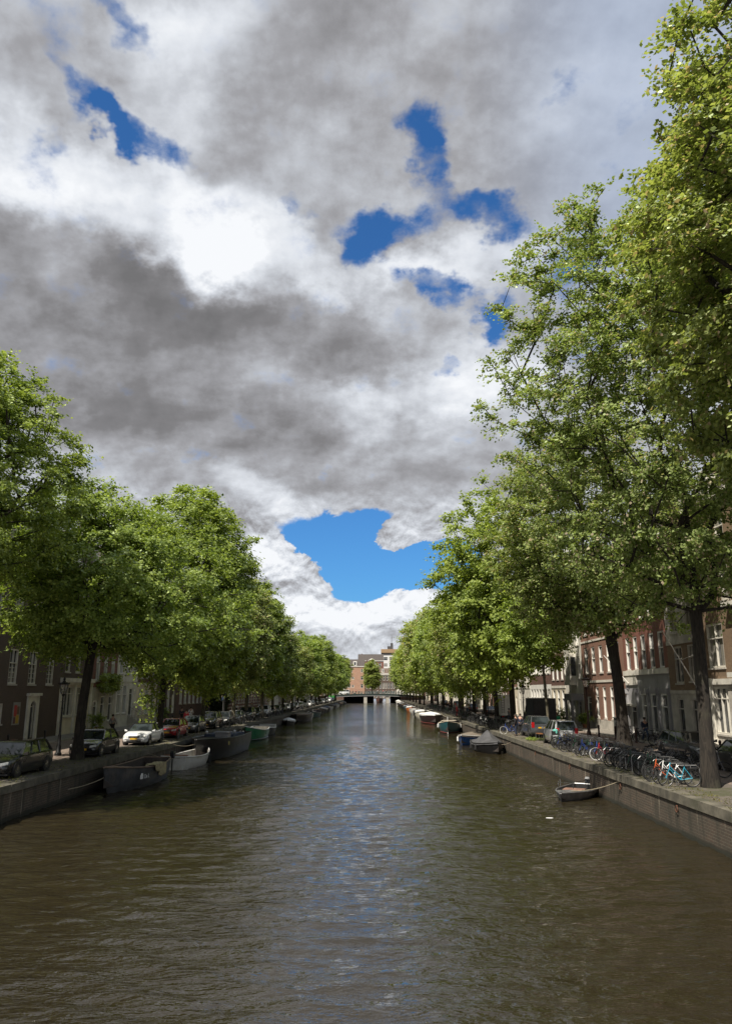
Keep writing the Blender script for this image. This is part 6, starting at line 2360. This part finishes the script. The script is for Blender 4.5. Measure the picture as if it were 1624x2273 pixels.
tag(e, 'bright green container at the left end of the far bridge', 'container')
b = MB()
b.box(-1.6, -3, .15, 1.6, 3, 2.9)
b.box(-1.5, -2.9, 0, 1.5, 2.9, .15)
for k in range(8):
    b.box(-1.66, -2.8 + k * .75, .3, 1.66, -2.6 + k * .75, 2.8)
b.build('container_body', plain('container_green', (0.03, 0.22, 0.04), .5), e)
# red cloth covered scooter / tarp among far cars on the left
rs = np.random.RandomState(2)
# low hedge bits / planters at the fronts
for i, (x, y, lab) in enumerate(((-25.2, 71.5, 'shrub in a pot beside the red brick house with creeper'), (-25.2, 93.5, 'shrub in a pot before the dark brick house on the left'),
                                 (20.6, 79.0, 'potted shrub beside the grey porch on the right'), (20.7, 88.5, 'potted shrub before the cream house on the right'))):
    e = empty('potted_plant', (x, WY(y) if False else y, S + .12))
    tag(e, lab, 'plant', 'potted plants by the doors')
    b = MB()
    b.lathe([(.18, 0), (.26, .4), (.28, .42), (.24, .42)], 10)
    b.build('pot', plain('terracotta', (0.22, 0.09, 0.05), .8), e)
    r2 = np.random.RandomState(20 + i)
    pp = r2.normal(size=(40, 3)) * np.array([.25, .25, .35]) + np.array([0, 0, .95])
    mobj('foliage', leaves(r2, pp, 42, .13, .12, (0, 0, .6), LEAF_D, 'foliage'), e)

# ================================================================ people
SKIN = plain('skin', (0.42, 0.24, 0.17), .6, vary=.06)
HAIR = plain('dark_hair', (0.02, 0.014, 0.01), .8)


def skinned(name, verts, edges, rad, m, parent):
    me = bpy.data.meshes.new(name)
    me.from_pydata(verts, edges, [])
    me.materials.append(m)
    o = bpy.data.objects.new(name, me)
    link(o)
    o.parent = parent
    md = o.modifiers.new('Skin', 'SKIN')
    md.use_smooth_shade = True
    if not me.skin_vertices:
        return o
    for i, r_ in enumerate(rad):
        sv = me.skin_vertices[0].data[i]
        sv.radius = (r_, r_ * .85) if not isinstance(r_, tuple) else r_
        sv.use_root = i == 0
    sb = o.modifiers.new('Subdivision', 'SUBSURF')
    sb.levels = sb.render_levels = 1
    return o


def person(x, y, rz, label, top, legs, pose='stand', z=None, hair=None, s=1.0, bare=False):
    e = empty('person', (x, y, STREET_Z if z is None else z), rz, s)
    tag(e, label, 'person', 'people on the quays and the bridge')
    hip = .93 if pose != 'cycle' else .98
    if pose == 'stand':
        L = [(0, .10, hip), (0.0, .11, .50), (-.01, .11, .09), (.12, .12, .03)]
        Rr = [(0, -.10, hip), (0.04, -.12, .50), (.03, -.12, .09), (.16, -.13, .03)]
        aL = [(0, .19, 1.43), (-.03, .25, 1.14), (.08, .24, .90), (.12, .23, .82)]
        aR = [(0, -.19, 1.43), (.0, -.26, 1.15), (.14, -.20, .95), (.18, -.19, .88)]
    elif pose == 'walk':
        L = [(0, .10, hip), (.22, .11, .52), (.12, .11, .09), (.26, .11, .04)]
        Rr = [(0, -.10, hip), (-.06, -.11, .50), (-.32, -.11, .16), (-.22, -.11, .04)]
        aL = [(0, .19, 1.43), (-.12, .25, 1.16), (-.08, .24, .92), (-.04, .23, .84)]
        aR = [(0, -.19, 1.43), (.10, -.25, 1.17), (.26, -.2, 1.0), (.31, -.19, .94)]
    else:
        L = [(-.08, .10, hip), (.30, .12, .86), (.16, .12, .42), (.28, .12, .36)]
        Rr = [(-.08, -.10, hip), (.22, -.12, .62), (.02, -.12, .22), (.14, -.12, .16)]
        aL = [(.08, .19, 1.46), (.24, .26, 1.25), (.42, .24, 1.14), (.48, .23, 1.12)]
        aR = [(.08, -.19, 1.46), (.24, -.26, 1.25), (.42, -.24, 1.14), (.48, -.23, 1.12)]
    dx = .08 if pose == 'cycle' else 0
    pel = (-.08 if pose == 'cycle' else 0, 0, hip + .05)
    V = [pel, (dx * .3, 0, 1.18), (dx, 0, 1.42), (dx * 1.2 + .01, 0, 1.52), (dx * 1.3 + .02, 0, 1.60), (dx * 1.3 + .03, 0, 1.70)] + L + Rr + aL + aR
    E = [(0, 1), (1, 2), (2, 3), (3, 4), (4, 5), (0, 6), (6, 7), (7, 8), (8, 9), (0, 10), (10, 11), (11, 12), (12, 13),
         (2, 14), (14, 15), (15, 16), (16, 17), (2, 18), (18, 19), (19, 20), (20, 21)]
    rad = [(.14, .11), (.125, .10), (.14, .10), .052, .085, .085, .085, .06, .042, .035, .085, .06, .042, .035, .05, .042, .033, .03, .05, .042, .033, .03]
    skinned('body', V, E, rad, SKIN, e)
    if not bare:
        Vt = [V[0], V[1], V[2], V[14], V[15], V[16], V[18], V[19], V[20]]
        skinned('jacket', Vt, [(0, 1), (1, 2), (2, 3), (3, 4), (4, 5), (2, 6), (6, 7), (7, 8)],
                [(.165, .135), (.155, .13), (.165, .125), .078, .065, .052, .078, .065, .052], top, e)
    Vl = [V[0], V[6], V[7], V[8], V[10], V[11], V[12]]
    skinned('trousers', Vl, [(0, 1), (1, 2), (2, 3), (0, 4), (4, 5), (5, 6)], [(.16, .13), .105, .08, .065, .105, .08, .065], legs, e)
    h = MB()
    cx = dx * 1.3 + .015
    h.lathe([(.02, 1.795), (.07, 1.79), (.102, 1.74), (.108, 1.68), (.085, 1.62)], 10, 0, (cx - .015, 0, 0))
    h.build('hair', hair or HAIR, e, True)
    f = MB()
    f.lathe([(.004, -.02), (.014, 0), (.004, .03)], 5, 0, (cx + .105, 0, 1.665))
    f.build('nose', SKIN, e)
    for s2 in (-1, 1):
        b = MB()
        b.loft([[(cx - .02, s2 * .085, 1.64), (cx + .02, s2 * .085, 1.65), (cx + .01, s2 * .085, 1.70), (cx - .02, s2 * .085, 1.70)],
                [(cx - .03, s2 * .108, 1.65), (cx + .01, s2 * .108, 1.66), (cx + .0, s2 * .108, 1.70), (cx - .03, s2 * .108, 1.70)]])
        b.build('ear', SKIN, e)
    for foot in (V[8], V[12]):
        b = MB()
        fx, fy, fz = foot
        z0 = max(0, fz - .09)
        b.loft([[(fx - .07, fy - .045, z0), (fx + .19, fy - .04, z0), (fx + .19, fy + .04, z0), (fx - .07, fy + .045, z0)],
                [(fx - .07, fy - .04, z0 + .09), (fx + .12, fy - .035, z0 + .06), (fx + .12, fy + .035, z0 + .06), (fx - .07, fy + .04, z0 + .09)]])
        b.build('shoe', RUBBER, e)
    return e


C_WHITE = plain('white_cloth', (0.75, 0.75, 0.74), .8, vary=.06)
C_BLACK = plain('black_cloth', (0.015, 0.015, 0.018), .9)
C_NAVY = plain('navy_cloth', (0.02, 0.028, 0.055), .9)
C_RED = plain('red_cloth', (0.45, 0.03, 0.05), .8)
C_JEAN = plain('denim', (0.05, 0.075, 0.13), .9)
C_GREEN = plain('green_cloth', (0.02, 0.35, 0.16), .8)
C_GREY = plain('grey_cloth', (0.2, 0.2, 0.2), .9)
person(11.75, 67.2, R(150), 'man in dark clothes standing at the right quay edge by the dark off-road car', C_BLACK, C_NAVY)
person(12.35, 68.4, R(-120), 'person in navy jacket facing the man in dark clothes at the quay edge', C_NAVY, C_BLACK)
person(-22.9, 97.5, R(80), 'person in a white top walking on the left street behind the red hatchback', C_WHITE, C_WHITE, 'walk')
person(-23.6, 95.8, R(70), 'person in dark clothes walking beside the one in white on the left street', C_NAVY, C_BLACK, 'walk')
cy = person(18.7, 83.0, R(95), 'bare backed cyclist riding past the grey porch on the right', C_GREY, C_BLACK, 'cycle', bare=True)
bicycle(18.7, 82.9, R(95), K_BLACK, 'black bicycle ridden by the bare backed cyclist', 'ridden bicycles')
b = MB()
b.loft([[(-.2, -.16, 0), (.2, -.16, 0), (.2, .16, 0), (-.2, .16, 0)], [(-.22, -.18, .3), (.22, -.18, .3), (.22, .18, .3), (-.22, .18, .3)], [(-.14, -.1, .42), (.14, -.1, .42), (.14, .1, .42), (-.14, .1, .42)]])
o = b.build('bag', C_GREEN, None)
o.location = (18.75, 82.4, STREET_Z + .74)
tag(o, 'bright green bag on the carrier behind the bare backed cyclist', 'bag')
person(12.0, 118.5, R(170), 'person in red crouched over a bicycle far along the right quay', C_RED, C_RED)
for i, (x, y, c1, c2, lab) in enumerate(((13.6, 152, C_BLACK, C_JEAN, 'person in black walking far along the right quay'), (14.2, 155, C_GREY, C_BLACK, 'person in grey walking far along the right quay'),
                                         (-20.5, 190, C_WHITE, C_JEAN, 'person in white top far down the left street'), (-21.3, 196, C_NAVY, C_BLACK, 'person in navy far down the left street'),
                                         (-22.4, 142, C_GREY, C_JEAN, 'person in grey by the striped building'))):
    person(x, y, R(90 + 40 * i), lab, c1, c2, 'walk')

# ================================================================ far bridge
BY0, BY1 = 352.0, 364.0
e = empty('bridge', (0, (BY0 + BY1) / 2, 0))
tag(e, 'low dark three span bridge with pale piers crossing the far end of the canal', 'bridge')
b = MB()
n = 24
x0, x1 = XL - 4, XR + 6
def dz(x):
    t = (x + 2.0) / 15.0
    return 4.05 - .42 * min(1.6, t * t)
rg = []
for i in range(n + 1):
    x = x0 + (x1 - x0) * i / n
    rg.append([(x, -6, dz(x) - 1.0), (x, 6, dz(x) - 1.0), (x, 6, dz(x)), (x, -6, dz(x))])
b.loft(rg)
b.build('deck', plain('dark_green_iron', (0.02, 0.03, 0.027), .5), e)
for px in (-4.9, 5.0):
    b = MB()
    for k in range(5):
        b.box(px - .75, -5.8 + k * 2.5, -.5, px + .75, -4.3 + k * 2.5 + .6, 3.2, taper=.05)
    b.build('pier', plain('pale_pier_stone', (0.36, 0.34, 0.30), .8, dirt=(.2, .19, .16)), e)
for px, w in ((XL - 2.0, 4.0), (XR + 3.0, 6.0)):
    b = MB()
    b.box(px - w / 2, -6, -.5, px + w / 2, 6, 3.0)
    b.build('abutment', B_BROWNRED, e)
for xa, xb in ((XL - .5, -1.2), (6.4, XR + .5)):  # added walls filling side spans; near-black colour paints the shade under the deck
    b = MB()
    b.box(xa, 5.0, -.5, xb, 5.9, 2.95)
    b.build('rear_wall', plain('sooty_brick', (0.02, 0.017, 0.015), .9), e)
b = MB()
for i in range(n):
    xa, xb = rg[i][0][0], rg[i + 1][0][0]
    za, zb = rg[i][0][2], rg[i + 1][0][2]
    b.loft([[(xa, -6.06, za - .02), (xa, -6.003, za - .02), (xa, -6.003, za + .16), (xa, -6.06, za + .16)], [(xb, -6.06, zb - .02), (xb, -6.003, zb - .02), (xb, -6.003, zb + .16), (xb, -6.06, zb + .16)]], 0, False)
b.build('fascia_beam', GREYP, e)
for yy in (-5.8, 5.8):
    b = MB()
    pts = [(x0 + (x1 - x0) * i / n, yy, dz(x0 + (x1 - x0) * i / n)) for i in range(n + 1)]
    for h in (.35, .7, 1.05):
        b.tube([(p_[0], p_[1], p_[2] + h) for p_ in pts], .04, 4)
    for p_ in pts:
        b.tube([p_, (p_[0], p_[1], p_[2] + 1.08)], .05, 4)
    b.build('railing', plain('bridge_rail_green', (0.06, 0.10, 0.085), .5), e)
b = MB()
for s, xa, xb in ((-1, XL - 22, XL - 4), (1, XR + 6, XR + 24)):
    za = dz(XL - 4) if s < 0 else dz(XR + 6)
    pts = [(xa, za * .35 + 1.4 * .65) , (xb, za)] if s < 0 else [(xa, za), (xb, za * .35 + 1.4 * .65)]
    b.loft([[(q[0], -6, 0), (q[0], 6, 0), (q[0], 6, q[1]), (q[0], -6, q[1])] for q in pts])
b.build('ramp', B_BROWNRED, e)
car('van', P_WHITE, -14.5, 358, R(165), 'white van driving onto the left end of the far bridge', 'vehicles on the far bridge', near=False, z=dz(-14.5), name='moving_van')
for i, (x, c1, c2) in enumerate(((-10.6, C_BLACK, C_JEAN), (-9.2, C_RED, C_BLACK), (-7.8, C_GREY, C_BLACK), (-3.2, C_NAVY, C_JEAN), (0.6, C_WHITE, C_BLACK), (3.1, C_RED, C_JEAN), (4.4, C_BLACK, C_BLACK), (7.4, C_GREY, C_JEAN))):
    nm = {id(C_BLACK): 'black', id(C_RED): 'red', id(C_GREY): 'grey', id(C_NAVY): 'navy', id(C_WHITE): 'white'}[id(c1)]
    person(x, 354 + (i % 3), R(40 * i), 'person in a %s top crossing the far bridge, %s from the left' % (nm, ORD[i]), c1, c2, 'walk', z=dz(x))
# floating litter and leaves on the water near the right wall
for i, (x, y, s2, c) in enumerate(((8.9, 29.5, .14, C_WHITE), (8.2, 31.0, .10, C_WHITE), (10.1, 22.3, .16, plain('tan_litter', (0.45, 0.3, 0.2), .8)), (7.0, 33.2, .10, C_WHITE)  )):
    b = MB()
    b.lathe([(.3, 0), (1, .05), (.9, .16), (.2, .2)], 7)
    o = b.build('floating_litter', c, None)
    o.location = (x, y, 0.0)
    o.scale = (s2 * 1.6, s2 * .8, s2 * .6)
    tag(o, 'pale scrap of litter floating on the water, %s' % ['left of the near right quay wall', 'just beyond the scrap by the right wall', 'tan coloured and closest to the right edge', 'farthest of the scraps by the right boat'][i], 'litter', 'litter floating on the canal')

# weeds and fallen leaves along both copings
rs = np.random.RandomState(77)
for side, x0, x1, lab in ((-1, XL - 1.5, XL - .1, 'weeds and fallen leaves along the left quay edge'), (1, XR + .1, XR + 1.2, 'weeds and fallen leaves along the right quay edge')):
    n = 520
    yy = 20 + rs.uniform(0, 1, n) ** 1.5 * 110
    pts = np.stack([rs.uniform(x0, x1, n), yy, np.full(n, STREET_Z + .045)], 1)
    V, Q = [], []
    for p_ in pts:
        k = rs.randint(3, 9)
        for q in range(k):
            c_ = p_ + np.array([rs.normal(0, .10), rs.normal(0, .16), rs.uniform(-.005, .03)])
            a_ = rs.uniform(0, 6.28)
            d_ = np.array([math.cos(a_), math.sin(a_), rs.uniform(-.1, .9)]) * rs.uniform(.03, .07)
            s_ = np.array([-math.sin(a_), math.cos(a_), 0]) * .016
            i0 = len(V)
            V += [c_ - s_, c_ + s_, c_ + d_ + s_, c_ + d_ - s_]
            Q.append([i0, i0 + 1, i0 + 2, i0 + 3])
    o = link(bpy.data.objects.new('weeds', np_mesh('weeds', np.array(V), np.array(Q), leaf_mat('weed_leaf_%s' % ('left' if side < 0 else 'right'), (0.05, 0.05, 0.015), (0.20, 0.18, 0.05), (1, 1, .4)))))
    tag(o, lab, 'weeds', kind='stuff')
# passers-by and parked scooters
for i, (x, y, c1, c2, po, lab) in enumerate(((-22.0, 66.0, C_GREY, C_BLACK, 'walk', 'person in grey jacket passing the red brick house with creeper'), (-20.2, 84.0, C_RED, C_JEAN, 'walk', 'person in red top in the left street beyond the red hatchback'),
        (-23.8, 112.0, C_NAVY, C_JEAN, 'stand', 'person in navy standing by the clipped bush'), (-22.6, 128.0, C_WHITE, C_BLACK, 'walk', 'person in white passing the striped building'),
        (19.8, 59.0, C_NAVY, C_JEAN, 'walk', 'person in navy walking before the wide red brick house'), (15.0, 90.0, C_GREY, C_JEAN, 'walk', 'person in grey between the dark truck and the white one'),
        (13.6, 99.0, C_BLACK, C_JEAN, 'stand', 'person in black standing by the far bicycles near the white truck'), (14.6, 128.0, C_WHITE, C_JEAN, 'walk', 'person in white shirt beyond the white box truck'),
        (12.9, 139.0, C_BLACK, C_BLACK, 'walk', 'person all in black on the far right quay'), (-19.9, 168.0, C_BLACK, C_JEAN, 'walk', 'person in black top far down the left street'))):
    person(x, y, R(70 + 50 * i), lab, c1, c2, po)
